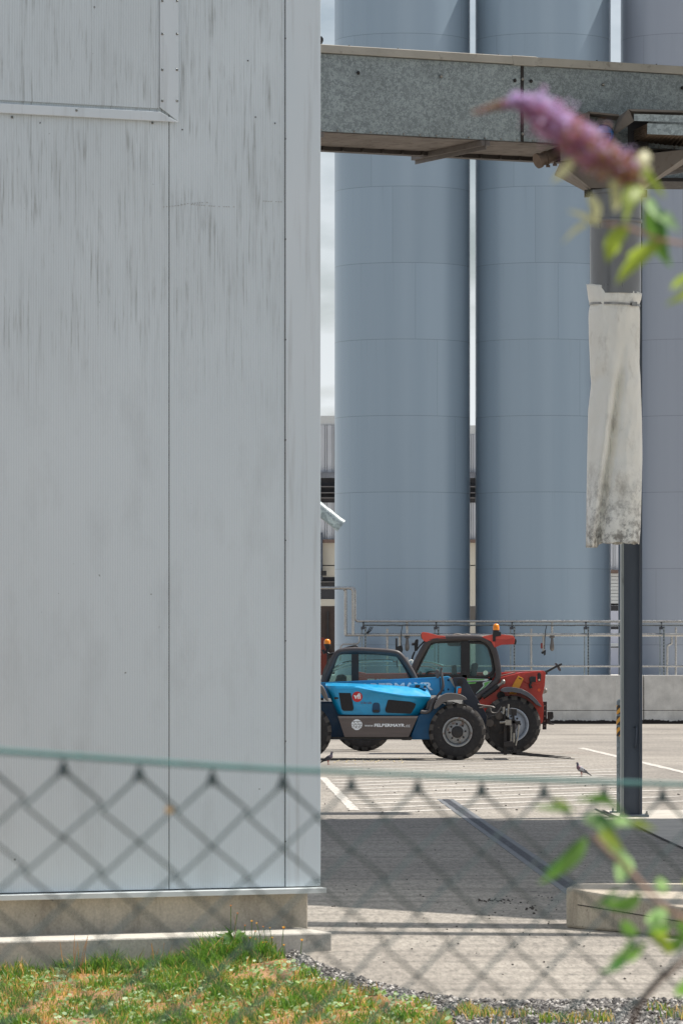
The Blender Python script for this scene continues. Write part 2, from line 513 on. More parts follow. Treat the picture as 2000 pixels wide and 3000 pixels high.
g.add(vv, [(j * nx + i, j * nx + i + 1, (j + 1) * nx + i + 1, (j + 1) * nx + i) for j in range(len(ys) - 1) for i in range(nx - 1)])
o = g.build('ground', GROUND, smooth=60); o['kind'] = 'structure'

# soil under the grass, gravel margin
edge_grass = [(1400, 3120), (1320, 2990), (1240, 2948), (1120, 2925), (1040, 2905), (960, 2880), (900, 2852), (850, 2815), (820, 2792)]
eg = [G(*p) for p in edge_grass]
soil_poly = [(p.x, p.y) for p in eg] + [(-.62, 31.2), (-3.6, 29.8), (-3.6, 21.5), (eg[0].x, 21.5)]
m, t, b = new_mat('soil'); q = NT(t)
c = q.ramp(q.noise(q.coord(), 5, 6, .65), [(.3, srgb(104, 78, 54)), (.5, srgb(156, 118, 82)), (.7, srgb(184, 148, 108))])
q.l(c, b.inputs['Base Color']); b.inputs['Roughness'].default_value = .95
q.bump(q.noise(q.coord(), 30, 5), .6, .03, b)
sheet('soil', soil_poly, m, .012, .3)

# pavement slab beside the post, joints, bay lines
SLAB = m_concrete('slab_concrete', srgb(190, 184, 173), vert=False, pos=.66)
sheet('pavement_slab', [(3.25, 59.5), (9.0, 60.5), (9.0, 40.0), (3.46, 44.0), (3.36, 50.0)], SLAB, .006, 0)
m, t, b = new_mat('worn_white_paint'); q = NT(t)
f = q.ramp(q.noise(q.coord((3, 1, 1)), 5, 6, .7), [(.40, 0.0), (.5, 1.0)])
q.l(q.mix(f, srgb(154, 147, 138), srgb(196, 191, 182)), b.inputs['Base Color']); b.inputs['Roughness'].default_value = .75
LINEP = m
ln = MB()
def gline(p, q_, wd, z=.004):
    p, q_ = Vector(p).to_2d(), Vector(q_).to_2d(); d = (q_ - p).normalized(); n = Vector((-d.y, d.x)) * wd / 2
    k = max(1, int((q_ - p).length / .7))
    for i in range(k):
        a = p + (q_ - p) * i / k; c2 = p + (q_ - p) * (i + 1) / k
        j = [random.uniform(.75, 1.1) for _ in range(2)]
        ln.add([(*(a - n * j[0]), z), (*(c2 - n * j[1]), z), (*(c2 + n * j[1]), z), (*(a + n * j[0]), z)], [(0, 1, 2, 3)])
XL = lambda y: -.17 + (71.5 - y) * .028            # closing line on the left
gline((XL(76), 76, 0), (XL(59.6), 59.6, 0), .14)
gline((5.05, 101, 0), (5.75, 77, 0), .17)
y = 58.4; i = 0
while y < 92:
    x0 = max(XL(y) + .1, .0 if y > 76 else -9) ; x1 = 5.2
    gline((x0, y + .25, 0), (x0 + (x1 - x0) * random.uniform(.8, 1), y + .25 + (x1 - x0) * 1.05, 0), .27 if y < 75 else .20)
    y += 1.75 if y < 75 else 2.4; i += 1
o = ln.build('bay_markings', LINEP); o['kind'] = 'structure'

jt = MB()
JOINT = M('joint_tar', srgb(58, 54, 52), .9, 0, .2, 8)
def joint(pts, wd):
    for a, c2 in zip(pts[:-1], pts[1:]):
        a, c2 = Vector(a), Vector(c2); d = (c2 - a).normalized(); n = Vector((-d.y, d.x, 0)) * wd / 2
        jt.add([a - n, c2 - n, c2 + n, a + n], [(0, 1, 2, 3)])
up = Vector((0, 0, .011))
joint([G(1742, 2371) + up, G(1800, 2398) + up], .03)
joint([Vector((3.25, 59.5, .011)), Vector((3.36, 50, .011)), Vector((3.46, 44, .011))], .03)
joint([G(930, 2122) + Vector((0, -22, .0)), G(1300, 2190) + Vector((0, 0, 0))] if False else [Vector((-1, 110, .004)), Vector((9, 112, .004))], .10)
joint([Vector((-1, 118.5, .004)), Vector((13, 118.5, .004))], .12)
joint([G(940, 2318) + Vector((0, 0, .005)), G(1010, 2319) + Vector((0, 0, .005))], .05)
o = jt.build('pavement_joints', JOINT); o['kind'] = 'structure'

# drain channel
t_ = thing('drain_channel', 'long narrow drainage channel with dark grating running across the yard', 'drain', (1.6, 52, 0))
A, B = Vector((1.39, 64.2, 0)), Vector((1.93, 37.4, 0))
dd = (B - A).normalized(); nn = Vector((dd.y, -dd.x, 0))
fr = MB()
for sgn in (-1, 1):
    a, c2 = A + nn * sgn * .080, B + nn * sgn * .080
    e = nn * .028
    fr.hexa([a - e, c2 - e, c2 + e, a + e], [p + Vector((0, 0, .006)) for p in (a - e, c2 - e, c2 + e, a + e)])
fr.build('frame', M('drain_frame', srgb(108, 110, 112), .6, .2, .15, 5), t_)
gr = MB()
L = (B - A).length
k = 0
gr.hexa(*[[A - nn * .05 + Vector((0, 0, zz)), B - nn * .05 + Vector((0, 0, zz)), B + nn * .05 + Vector((0, 0, zz)), A + nn * .05 + Vector((0, 0, zz))] for zz in (.001, .004)])
while k < L:
    a = A + dd * k; c2 = A + dd * min(L, k + .05)
    gr.hexa(*[[a - nn * .04 + Vector((0, 0, zz)), c2 - nn * .04 + Vector((0, 0, zz)), c2 + nn * .04 + Vector((0, 0, zz)), a + nn * .04 + Vector((0, 0, zz))] for zz in (.0045, .0062)])
    k += .1
gr.build('grating', M('grating_iron', srgb(88, 90, 95), .6, .2, .2, 6), t_)

# low concrete upstand on the right
t_ = thing('concrete_upstand', 'low weathered concrete upstand with a sunlit top, right of the drain channel', 'concrete block', (1.6, 33.7, 0))
A = Vector((1.58, 33.67, 0)); Bv = A + Vector((.6, -1.0, 0)) * 2.2
Cp, Dp = Vector((7.0, 34.7, 0)), Vector((1.66, 34.25, 0))
zt = Vector((0, 0, .285)); zb = Vector((0, 0, .15))
up_ = MB(); up_.hexa([A, Bv, Cp, Dp], [A + zt, Bv + zb, Cp + zt, Dp + zt])
UPC = m_concrete('upstand_concrete', srgb(176, 166, 150), stain=srgb(112, 100, 86), pos=.52)
up_.build('body', UPC, t_, bevel=.02)
e = (Bv - A).normalized(); nf = Vector((e.y, -e.x, 0)) * .004
jn = MB()
p0, p1 = A + e * .15 + Vector((0, 0, .165)), A + e * 2.4 + Vector((0, 0, .06))
jn.hexa([p0 + nf, p1 + nf, p1 + nf + Vector((0, 0, .007)), p0 + nf + Vector((0, 0, .007))], [p0 - nf, p1 - nf, p1 - nf + Vector((0, 0, .007)), p0 - nf + Vector((0, 0, .007))])
jn.build('formwork_line', JOINT, t_)

# ------------------------------------------------------------------ clad building on the left
TH = math.atan(.476)
wv_, nv_ = Vector((math.cos(TH), math.sin(TH), 0)), Vector((math.sin(TH), -math.cos(TH), 0))
F0 = (P(973, 2783, 31.1)); F0.z = 0
CW = F0.dot(nv_) - .42                         # wall plane: p.n = CW
def wray(px, off=0.0):
    kx = (px - 1000) / F
    return (CW + off) / (kx * nv_.x + nv_.y)
tc0 = wray(937)
O_ = Vector(((937 - 1000) / F * tc0, tc0, 0))
def wu(px, off=0.0):                           # photo column -> distance along the wall
    t0 = wray(px, off); p = Vector(((px - 1000) / F * t0, t0, 0)); return (p - O_).dot(wv_)
def wz(px, py, off=0.0):
    return EYE - (py - HOR) * wray(px, off) / F
bl = thing('metal_clad_building', 'tall pale grey metal-clad building on a concrete plinth, streaked with dirt', 'building', O_, TH)
HB = 11.0
def wbox(mb, u0, u1, o0, o1, z0, z1): mb.box(u0, u1, -o1, -o0, z0, z1)
UL = -14.0
zb0 = wz(937, 2597)
u_s1, u_s2 = wu(496), wu(835)
u_t0, u_t1 = wu(470, .03), wu(525, .03)
z_h0, z_h1 = wz(300, 340, .03), wz(300, 315, .03)   # underside of the upper panel
core = MB(); wbox(core, UL, -.03, -9.0, -.06, zb0 + .02, HB); core.build('wall_core', BLACK, bl, local=True)
rf = MB(); wbox(rf, UL - .1, .08, -9.1, .08, HB, HB + .18); rf.build('roof_edge', TRIM, bl, local=True)
def panel(u0, u1, z0, z1, off=0.0, name='wall_panel', mat=CLAD):
    p = MB(); wbox(p, u0 + .003, u1 - .003, -.055, off, z0, z1); return p.build(name, mat, bl, local=True, bevel=.0015)
zl = zb0 + .004
u = u_s1
hz = wz(480, 352)
for k in range(8): panel(u - 1.5 * (k + 1), u - 1.5 * k, zl, HB)
panel(u_s1, u_s2, zl, HB)
# dark joint beads so that the seams read
sj = MB()
for us in (u_s1, u_s2): wbox(sj, us - .006, us + .006, -.05, -.004, zl, HB)
sj.build('joint_seal', BLACK, bl, local=True)
ct = MB(); wbox(ct, u_s2 + .002, 0, -.05, .012, zl, HB); ct.box(-.012, 0, .05, .3, zl, HB)
dots('screw', [(u_s2 + .004, -.006, zz) for zz in np.arange(zb0 + .3, 8, .66)], .006, RUSTY, bl, 6, 4)
ct.build('corner_trim', TRIM, bl, local=True, bevel=.003)
# side wall
sw = MB(); sw.box(-.03, -.002, .3, 9.0, zl, HB); sw.build('side_wall', CLAD, bl, local=True)
# overlaid upper panel with its two edge strips
zv = lambda px: wz(px, 0)
zlo = wz(470, 318, .02)
up_panel = MB(); wbox(up_panel, UL, u_t0, .002, .016, zlo, HB); up_panel.build('overlay_panel', CLAD, bl, local=True, bevel=.002)
SCREW = M('screw_head', srgb(120, 122, 120), .25, .85, .2, 40)
zc = wz(525, 356, .03); zc2 = wz(470, 314, .03)
vs_ = MB()
vs_.extr([(u_t0, -.018, zc2), (u_t1, -.018, zc), (u_t1, -.018, HB), (u_t0, -.018, HB)], (0, -.006, 0))
vs_.build('edge_strip', TRIM, bl, local=True, bevel=.002)
sc = []
for py in (2, 99, 204, 295, -96, -200):
    for px in (477, 520):
        sc.append((wu(px, .03), -.025, wz(px, py, .03)))
hs = MB()
zA0, zA1 = wz(525, 357, .03), wz(0, 329, .03)
zB1 = wz(0, 298, .03)
zslope = 0
zlow = wz(260, 344, .03); zhig = wz(260, 316, .03)
hs.extr([(UL, -.018, zlow), (u_t1 - .002, -.018, zlow), (u_t0, -.018, zhig), (UL, -.018, zhig)], (0, -.012, 0))
hs.build('edge_strip', TRIM, bl, local=True, bevel=.003)
for px, py in ((225, 323), (41, 342), (452, 359)): sc.append((wu(px, .03), -.031 if py < 340 else -.004, wz(px, py, .03)))
dots('screw', sc, (.0088, .0065, .0088), SCREW, bl)
dots('screw', [(wu(px), -.003, wz(px, py)) for px, py in ((118, 360), (726, 178), (748, 343), (805, 361), (534, 380))], (.005, .004, .005), RUSTY, bl, 6, 4)
# base flashing, plinth, footing
z_f0 = wz(700, 2622, .05); z_f1 = wz(700, 2607, .05)
fl = MB()
fl.hexa([(UL, -.07, z_f0), (wu(957, .07), -.07, z_f0), (wu(957, .07), -.07, z_f1), (UL, -.07, z_f1)], [(UL, .05, z_f0 + .01), (wu(957, .07) - .03, .05, z_f0 + .01), (wu(957, .07) - .03, .05, zb0), (UL, .05, zb0)])
fl.build('base_flashing', M('flashing_sheet', srgb(204, 210, 209), .4, .0, .06, 4), bl, local=True, bevel=.002)
PLC = m_concrete('plinth_concrete', srgb(186, 178, 163), pos=.52)
FTC = m_concrete('footing_concrete', srgb(196, 191, 180), pos=.62)
zft = wz(700, 2735, .42)
pl = MB(); wbox(pl, UL, wu(903, -.08), -9, -.08, -.3, z_f0 + .015); pl.build('plinth', PLC, bl, local=True, bevel=.012)
ft = MB()
ft.hexa([(UL, -.42, -.4), (wu(973, .42), -.42, -.4), (wu(973, .42), -.42, zft - .008), (UL, -.42, zft - .008)],
        [(UL, .5, -.4), (wu(973, .42) + .02, .5, -.4), (wu(973, .42) + .02, .5, zft), (UL, .5, zft)])
ft.build('footing', FTC, bl, local=True, bevel=.012)
# spout sticking out behind the corner
t_ = thing('discharge_spout', 'short galvanised pipe slanting down from behind the clad building corner', 'pipe', P(930, 1480, 33))
sp = MB()
a, c2 = P(850, 1424, 33.2), P(1000, 1541, 33.2)
sp.tube([a, c2], .047, 24, cap=False)
sp.tube([a, c2], .043, 24, cap=False)
dv = (c2 - a).normalized()
sp.tube([c2 - dv * .012, c2], .0485, 24, cap=False)
sp.build('pipe', m_galv('spout_zinc', 1.25, .38, .5, 40), t_, smooth=50)
# small lamp on the far corner
t_ = thing('floodlight', 'small dark floodlight peeking out beside the clad building above the girder', 'lamp', P(938, 118, 54))
fl = MB(); fl.zp([(932, 108), (942, 106), (947, 113), (942, 123), (932, 124)], 54, 54.2, conv=lambda x, y: (x, y)); fl.build('housing', BLACK, t_)
fb = MB(); fb.zp([(925, 118), (933, 118), (933, 160), (925, 160)], 54.05, 54.12, conv=lambda x, y: (x, y)); fb.build('bracket', BLACK, t_)

# ------------------------------------------------------------------ conveyor girder
d0 = 54.6
GO = P(937, 383, d0); GO.z = 0
def gray(px, off=0.0):
    kx = (px - 1000) / F
    return (GO.dot(nv_) + off) / (kx * nv_.x + nv_.y)
def gu(px, off=0.0):
    t0 = gray(px, off); p = Vector(((px - 1000) / F * t0, t0, 0)); return (p - GO).dot(wv_)
def gz(px, py, off=0.0): return EYE - (py - HOR) * gray(px, off) / F
cg = thing('conveyor_girder', 'galvanised conveyor bridge girder spanning between the clad building and the right edge', 'conveyor bridge', GO, TH)
zb_, zt_, zc_ = gz(940, 384), gz(940, 157), gz(940, 131)
UW = 1.5
uj = gu(1528)
mb = MB(); mb.box(-5.0, uj - .004, 0, UW, zb_, zt_); mb.build('side_sheet', GALV, cg, local=True)
mb = MB(); mb.box(uj + .004, 7.0, 0, UW, zb_ + .004, zt_); mb.build('side_sheet', GALVD, cg, local=True)
cp = MB()
k0 = gu(1498)
cp.box(-5, k0, -.05, UW + .05, zt_ + .006, zc_)
cp.extr([(k0, -.056, zt_ - .004), (k0 + .30, -.056, zt_ - .004), (k0 + .30, -.056, zc_ + .006), (k0 - .02, -.056, zc_ + .006)], (0, UW + .11, 0))
cp.box(k0 + .30, 7, -.05, UW + .05, zt_ + .004, zc_)
cp.build('cap', CAPM, cg, local=True, bevel=.006)
bt = []
for px, py in ((1048, 214), (1290, 224), (1506, 236), (1528, 232), (1553, 238), (1764, 248), (1996, 258), (1528, 392)):
    bt.append((gu(px), -.012, gz(px, py)))
dots('bolt', bt[::2], (.022, .018, .022), RUSTY, cg); dots('bolt', bt[1::2], (.02, .018, .02), CHROME, cg)
dots('bolt', [(u_, -.008, zb_ + .018) for u_ in np.arange(-.2, 5.0, .21)], .011, CHROME, cg, 6, 4)
dots('bolt', [(u_, .02, zc_ + .008) for u_ in (.38, 1.0, 2.1, 2.3, 3.6, 4.4)], .012, RUSTY, cg, 6, 4)
un = MB()
un.box(-5, 7, .02, UW - .02, zb_ - .012, zb_ - .003)
un.build('underside', M('girder_underside', srgb(108, 100, 94), .7, .1, .2, 2.5, dirt=srgb(74, 62, 54), dirt_pos=.52), cg, local=True)
rl = MB()
rl.box(-5, 7, UW - .14, UW + .02, zb_ - .06, zb_ - .013)
u_ = -.9
while u_ < 6: rl.box(u_, u_ + .02, UW - .18, UW - .145, zb_ - .055, zb_ - .013); u_ += .26
rl.build('return_rail', M('rail_brown', srgb(64, 58, 55), .6, .2, .2, 5), cg, local=True)
for u0 in (-.08, 2.05, 5.4):
    br = MB()
    br.box(u0, u0 + .11, -.04, UW + .30, zb_ - .075, zb_ - .014)
    br.box(u0 + .05, u0 + .06, -.05, UW + .30, zb_ - .12, zb_ - .016)
    br.build('cross_angle', M('angle_brown_grey', srgb(112, 106, 102), .55, .3, .15, 4), cg, local=True)
jn = MB(); jn.box(uj - .02, uj + .02, -.006, -.001, zb_, zt_); jn.build('joint_cover', RUSTY, cg, local=True)

# second conveyor beyond the hopper
t_ = thing('cross_conveyor', 'galvanised conveyor trough behind the hopper at the right edge', 'conveyor', P(1990, 510, 60))
mb = MB(); mb.zp([(1905, 455), (2150, 468), (2150, 522), (1905, 520)], 60, 60.8, conv=lambda x, y: (x, y)); mb.build('trough', GALV, t_)
mb = MB(); mb.zp([(1900, 520.5), (2150, 522.5), (2150, 533), (1900, 531)], 59.9, 60.9, conv=lambda x, y: (x, y)); mb.build('bottom_rail', RUSTY, t_)

# ------------------------------------------------------------------ loading hopper with its sleeve
hp = thing('loading_hopper', 'dusty loading hopper with a spout and white fabric sleeve under the girder', 'hopper', P(1800, 560, 56.2))
DH = 56.2
I = lambda x, y: (x, y)
HOPM = M('hopper_dusty_steel', srgb(112, 103, 94), .6, .15, .14, 2.5, dirt=srgb(92, 76, 62), dirt_pos=.56)
RIBM = None
def hpt(px, py, dd): return P(px, py, DH) + Vector((0, dd, 0))
# funnel: wide rectangle above, round-ish outlet below
mb = MB()
top = [hpt(1634, 485, -.30), hpt(2040, 441, -.30), hpt(2040, 441, 1.1), hpt(1634, 485, 1.1)]
bot = [hpt(1726, 558, -.26), hpt(1879, 553, -.26), hpt(1879, 553, .34), hpt(1726, 558, .34)]
mb.add(top + bot, [(0, 1, 5, 4), (1, 2, 6, 5), (2, 3, 7, 6), (3, 0, 4, 7), (0, 3, 2, 1)])
mb.build('funnel', HOPM, hp, bevel=.006)
# upper casing left: side plate, dark mouth
mb = MB()
mb.extr([hpt(1636, 372, -.40), hpt(1718, 338, -.40), hpt(1718, 470, -.40), hpt(1636, 482, -.40)], (0, .03, 0))
mb.extr([hpt(1718, 338, -.42), hpt(1806, 347, -.42), hpt(1806, 352, -.42), hpt(1718, 343, -.42)], (0, .6, 0))
mb.extr([hpt(1716, 338, -.42), hpt(1720, 338, -.42), hpt(1720, 470, -.42), hpt(1716, 470, -.42)], (0, .8, 0))
mb.build('casing_plate', HOPM, hp)
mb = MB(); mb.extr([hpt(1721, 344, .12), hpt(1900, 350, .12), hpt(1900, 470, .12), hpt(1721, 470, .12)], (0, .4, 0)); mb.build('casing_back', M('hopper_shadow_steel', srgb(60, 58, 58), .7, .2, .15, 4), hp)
# motor
MOT = M('motor_blue', srgb(38, 92, 150), .45, 0, .12, 6)
mo = MB()
c_ = hpt(1763, 402, -.28)
mo.lathe([(.05, -.10), (.095, -.095), (.115, -.06), (.118, 0), (.118, .35)], c_, 'Y', 24)
mo.build('motor', MOT, hp, smooth=50)
gb = MB()
for i in range(-3, 4):
    for j in range(-3, 4):
        if i * i + j * j < 11 and j < 1: gb.box(c_.x + i * .024 - .008, c_.x + i * .024 + .008, c_.y - .107, c_.y - .09, c_.z + j * .024 - .008, c_.z + j * .024 + .008)
gb.build('motor_grille', BLACK, hp)
# inclined screw pipe at the left and its flange
mb = MB()
a, c2 = hpt(1572, 478, -.25), hpt(1660, 440, -.05)
mb.tube([a, c2], .075, 16); dv = (c2 - a).normalized()
mb.tube([a - dv * .01, a + dv * .025], .09, 16)
mb.tube([a + dv * .10, a + dv * .13], .085, 16)
for px, py in ((1578, 488), (1602, 488), (1622, 484)): mb.tube([hpt(px, py - 12, -.2), hpt(px, py + 6, -.2)], .012, 8); mb.tube([hpt(px - 6, py + 4, -.2), hpt(px + 6, py + 4, -.2)], .014, 8)
mb.build('screw_feeder', M('feeder_brown', srgb(108, 92, 80), .5, .4, .2, 5), hp, smooth=50)
# platform tray on the right
TRAY = m_galv('tray_zinc', 1.7, .45, .25, 30)
mb = MB()
mb.extr([hpt(1846, 351, -.62), hpt(2080, 358, -.62), hpt(2080, 379, -.62), hpt(1846, 371, -.62)], (0, .02, 0))
mb.extr([hpt(1885, 378, -.60), hpt(2080, 386, -.60), hpt(2080, 416, -.60), hpt(1885, 409, -.60)], (0, .02, 0))
mb.build('tray_fascia', TRAY, hp)
mb = MB()
mb.extr([hpt(1830, 338, -.66), hpt(2080, 345, -.66), hpt(2080, 350, -.66), hpt(1838, 344, -.66)], (0, .9, 0))
mb.extr([hpt(1806, 352, -.40), hpt(1830, 338, -.66), hpt(1846, 372, -.62), hpt(1800, 400, -.30), hpt(1790, 396, -.30)], (0, .02, 0))
mb.build('tray_top', M('tray_steel', srgb(128, 122, 116), .55, .3, .14, 4, dirt=srgb(92, 82, 74)), hp)
# ribbed underside: corrugations running back under the tray
mb = MB()
n = 34
A0, A1 = hpt(1885, 410, -.60), hpt(2080, 417, -.60)
B0, B1 = P(1796, 446, 57.4), P(2080, 472, 57.9)
row0, row1 = [], []
vs = []
for i in range(n + 1):
    f = i / n; zz = .012 * (i % 2)
    vs.append(A0.lerp(A1, f) + Vector((0, 0, zz))); vs.append(B0.lerp(B1, f) + Vector((0, 0, zz)))
mb.add(vs, [(2 * i, 2 * i + 2, 2 * i + 3, 2 * i + 1) for i in range(n)])
C0, C1 = hpt(1884, 379, -.595), hpt(1884, 411, -.595)
D0, D1 = P(1806, 404, 57.2), P(1796, 446, 57.4)
vs = []
for i in range(11):
    f = i / 10; oo = .012 * (i % 2)
    vs.append(C0.lerp(C1, f) + Vector((oo, 0, 0))); vs.append(D0.lerp(D1, f) + Vector((oo, 0, 0)))
mb.add(vs, [(2 * i, 2 * i + 2, 2 * i + 3, 2 * i + 1) for i in range(10)])
mb.build('ribbed_underside', M('underside_brown', srgb(104, 88, 72), .75, .0, .18, 4), hp, fix=False)
# pipe under the funnel, with collar
mb = MB()
pc = hpt(1802, 560, .04)
RP = 75 * DH / F
zt0 = pc.z; zlow = P(1800, 862, DH).z
mb.lathe([(RP * 1.05, zt0 - pc.z + .01), (RP * 1.05, -.04), (RP, -.045), (RP, zlow - pc.z)], pc, 'Z', 40)
mb.lathe([(RP + .006, -.33), (RP + .012, -.34), (RP + .012, -.37), (RP + .006, -.38)], pc, 'Z', 40, cap=False)
mb.build('outlet_pipe', M('pipe_zinc', srgb(126, 127, 128), .35, .35, .12, 3, stretch=(1, 1, .25), dirt=srgb(80, 80, 80), dirt_pos=.6), hp, smooth=40)
for s_, px in ((-1, 1718), (1, 1886)):
    mb = MB()
    mb.box(P(px, 0, DH).x - .03, P(px, 0, DH).x + .03, DH - .05, DH + .05, zt0 - .07, zt0 + .01)
    mb.tube([P(px, 556, DH - .06), P(px, 572, DH - .06)], .015, 8)
    mb.build('clamp', RUSTY, hp)
# fabric sleeve
L_ = [(833, 1718), (850, 1720), (893, 1725), (930, 1723), (990, 1724), (1050, 1727), (1090, 1728), (1120, 1731), (1150, 1728), (1200, 1722), (1300, 1720), (1400, 1718), (1500, 1717), (1603, 1715.5)]
R_ = [(833, 1879), (862, 1880), (893, 1874), (960, 1874), (1060, 1872), (1100, 1875), (1200, 1879), (1300, 1881), (1350, 1881), (1450, 1878), (1540, 1876), (1603, 1872)]
li = lambda T, y: float(np.interp(y, [p[0] for p in T], [p[1] for p in T]))
NA, NR = 72, 90
vs, fs = [], []
for j in range(NR + 1):
    for k in range(NA):
        a = 2 * math.pi * k / NA
        tp = 846 + 14 * math.cos(a) + 3 * mnoise.noise(Vector((k * .33, 0, 2))) + 2.5 * mnoise.noise(Vector((k * 1.1, 0, 5)))
        py = tp + (1596 - tp) * j / NR
        xl, xr = li(L_, py), li(R_, py)
        cx = (xl + xr) / 2; hw = (xr - xl) / 2 * DH / F
        tb = max(0, (py - 1000) / 600); dp = .30 - .10 * tb
        x, y = math.cos(a) * hw, math.sin(a) * dp
        pxx = cx + math.cos(a) * (xr - xl) / 2
        # the long diagonal crease, and the soft folds
        crx = np.interp(py, [1000, 1100, 1200, 1320, 1450, 1603], [1822, 1815, 1800, 1785, 1768, 1748])
        g1 = math.exp(-((pxx - crx) / 11) ** 2) * min(1, max(0, (py - 1000) / 160)) * .15
        g2 = math.exp(-((pxx - crx + 26) / 16) ** 2) * min(1, max(0, (py - 1040) / 200)) * -.09
        dent = math.exp(-((pxx - 1758) / 20) ** 2 - ((py - 1105) / 26) ** 2) * .05
        nz_ = mnoise.noise(Vector((pxx * .03, py * .012, 3.1))) * .03 + (.5 - abs(mnoise.noise(Vector((pxx * .05 + py * .006, py * .012, 9.1))))) * .03 + (.5 - abs(mnoise.noise(Vector((pxx * .07 - py * .012, py * .02, 19.1))))) * .016
        nz_ += math.sin(k * .9 + 2 * mnoise.noise(Vector((k * .2, 0, 1)))) * .012 * math.exp(-abs(py - 893) / 45)
        front = max(0, -math.sin(a)) ** .5
        yy = y + (g1 + g2 + dent) * front + nz_
        z = EYE - (py - HOR) * DH / F
        if j < 4:
            x *= 1 + .05 * mnoise.noise(Vector((k * .5, 0, 4))) * (4 - j) / 4
        if j == NR:
            z += -.03 if pxx < 1750 else (.02 + .015 * math.sin(k * .7))
        pinch = math.exp(-((py - 893) / 10) ** 2) * .012
        x *= 1 - pinch / hw; yy *= 1 - pinch / dp
        vs.append((P(cx, 0, DH).x + x, DH + .04 + yy, z))
for j in range(NR):
    for k in range(NA):
        fs.append((j * NA + k, j * NA + (k + 1) % NA, (j + 1) * NA + (k + 1) % NA, (j + 1) * NA + k))
mb = MB(); mb.add(vs, fs)
m, t, b = new_mat('sleeve_canvas'); q = NT(t)
v = q.coord(); s = q.sep(v)
c = q.ramp(q.noise(v, 2.2, 5), [(.3, srgb(246, 243, 233)), (.7, srgb(252, 250, 242))])
lowm = q.n('ShaderNodeMapRange'); q.l(s[2], lowm.inputs['Value']); lowm.inputs['From Min'].default_value = -3.15; lowm.inputs['From Max'].default_value = -4.1
f = q.math('MULTIPLY', q.ramp(q.noise(v, 9, 8, .75), [(.44, 0.0), (.6, 1.0)]), q.math('MULTIPLY', lowm.outputs[0], 1.1), clamp=True)
c = q.mix(q.math('MULTIPLY', f, .75), c, srgb(78, 70, 62))
f = q.ramp(q.noise(q.coord((1.4, 1, .6)), 2.6, 7, .7), [(.52, 0.0), (.72, .6)])
c = q.mix(f, c, srgb(166, 156, 142))
q.l(c, b.inputs['Base Color']); b.inputs['Roughness'].default_value = .75
q.bump(q.noise(q.coord((1, 1, .5)), 7, 6, .6), .35, .04, b)
slv = mb.build('fabric_sleeve', m, hp, smooth=80)
so = slv.modifiers.new('thick', 'SOLIDIFY'); so.thickness = .006; so.offset = -1
st = MB()
zs = P(0, 893, DH).z
hw = (1874 - 1725) / 2 * DH / F
ring = [(P(1799.5, 0, DH).x + math.cos(a) * (hw + .002), DH + .04 + math.sin(a) * (.302), zs + .012 * math.cos(a) * -1) for a in np.linspace(0, 2 * math.pi, 48, endpoint=False)]
vs = []
for p in ring: vs += [(p[0], p[1], p[2] - .013), (p[0], p[1], p[2] + .013)]
st.add(vs, [(2 * i, 2 * i + 1, (2 * i + 3) % 96, (2 * i + 2) % 96) for i in range(48)])
st.box(P(1854, 0, DH).x - .03, P(1854, 0, DH).x + .03, DH - .22, DH - .16, zs - .03, zs + .02)
st.build('strap', M('steel_strap', srgb(150, 148, 144), .35, .8, .3, 14), slv)

# ------------------------------------------------------------------ steel post
DP = 57.1
po = thing('steel_post', 'dark grey H section steel post on a base plate carrying the girder', 'post', P(1849, 2394, DP))
x0, x1 = P(1818, 0, DP).x, P(1879, 0, DP).x
zt0 = gz(1849, 400) - .02
z0 = .03
ya = DP - .05; dpth = .26
mb = MB()
mb.box(x0 + .029, x1 - .027, ya + .075, ya + .09, z0, zt0)
mb.build('web', STEEL, po, bevel=.004)
FLG = M('flange_grey_paint', srgb(150, 156, 153), .5, .0, .1, 3, stretch=(1, 1, .3), dirt=srgb(96, 98, 96), dirt_pos=.62)
mb = MB(); mb.box(x0, x0 + .03, ya, ya + dpth, z0, zt0); mb.build('flange', FLG, po, bevel=.004)
mb = MB(); mb.box(x1 - .024, x1 - .006, ya, ya + dpth, z0, zt0); mb.box(x1 - .0055, x1, ya - .004, ya + dpth, z0, zt0); mb.build('flange', STEEL, po, bevel=.002)
mb = MB(); mb.box(x0 + .0, x1 + .075, ya - .10, ya + .36, .004, .03); mb.build('base_plate', STEEL, po, bevel=.004)
for xx in (x0 + .02, x1 + .05):
    mb = MB()
    mb.tube([(xx, ya - .06, .03), (xx, ya - .06, .075)], .011, 8); mb.tube([(xx, ya - .06, .03), (xx, ya - .06, .05)], .02, 6)
    mb.build('anchor_bolt', CHROME, po)
mb = MB()
hx = P(1860, 0, DP).x
mb.tube([(hx - .01, ya + .07, P(0, 2130, DP).z), (hx + .012, ya + .02, P(0, 2128, DP).z), (hx + .012, ya + .015, P(0, 2145, DP).z), (hx + .004, ya + .02, P(0, 2175, DP).z), (hx - .005, ya + .04, P(0, 2188, DP).z), (hx - .01, ya + .07, P(0, 2190, DP).z)], .011, 8)
mb.build('grab_handle', STEEL, po, smooth=60)

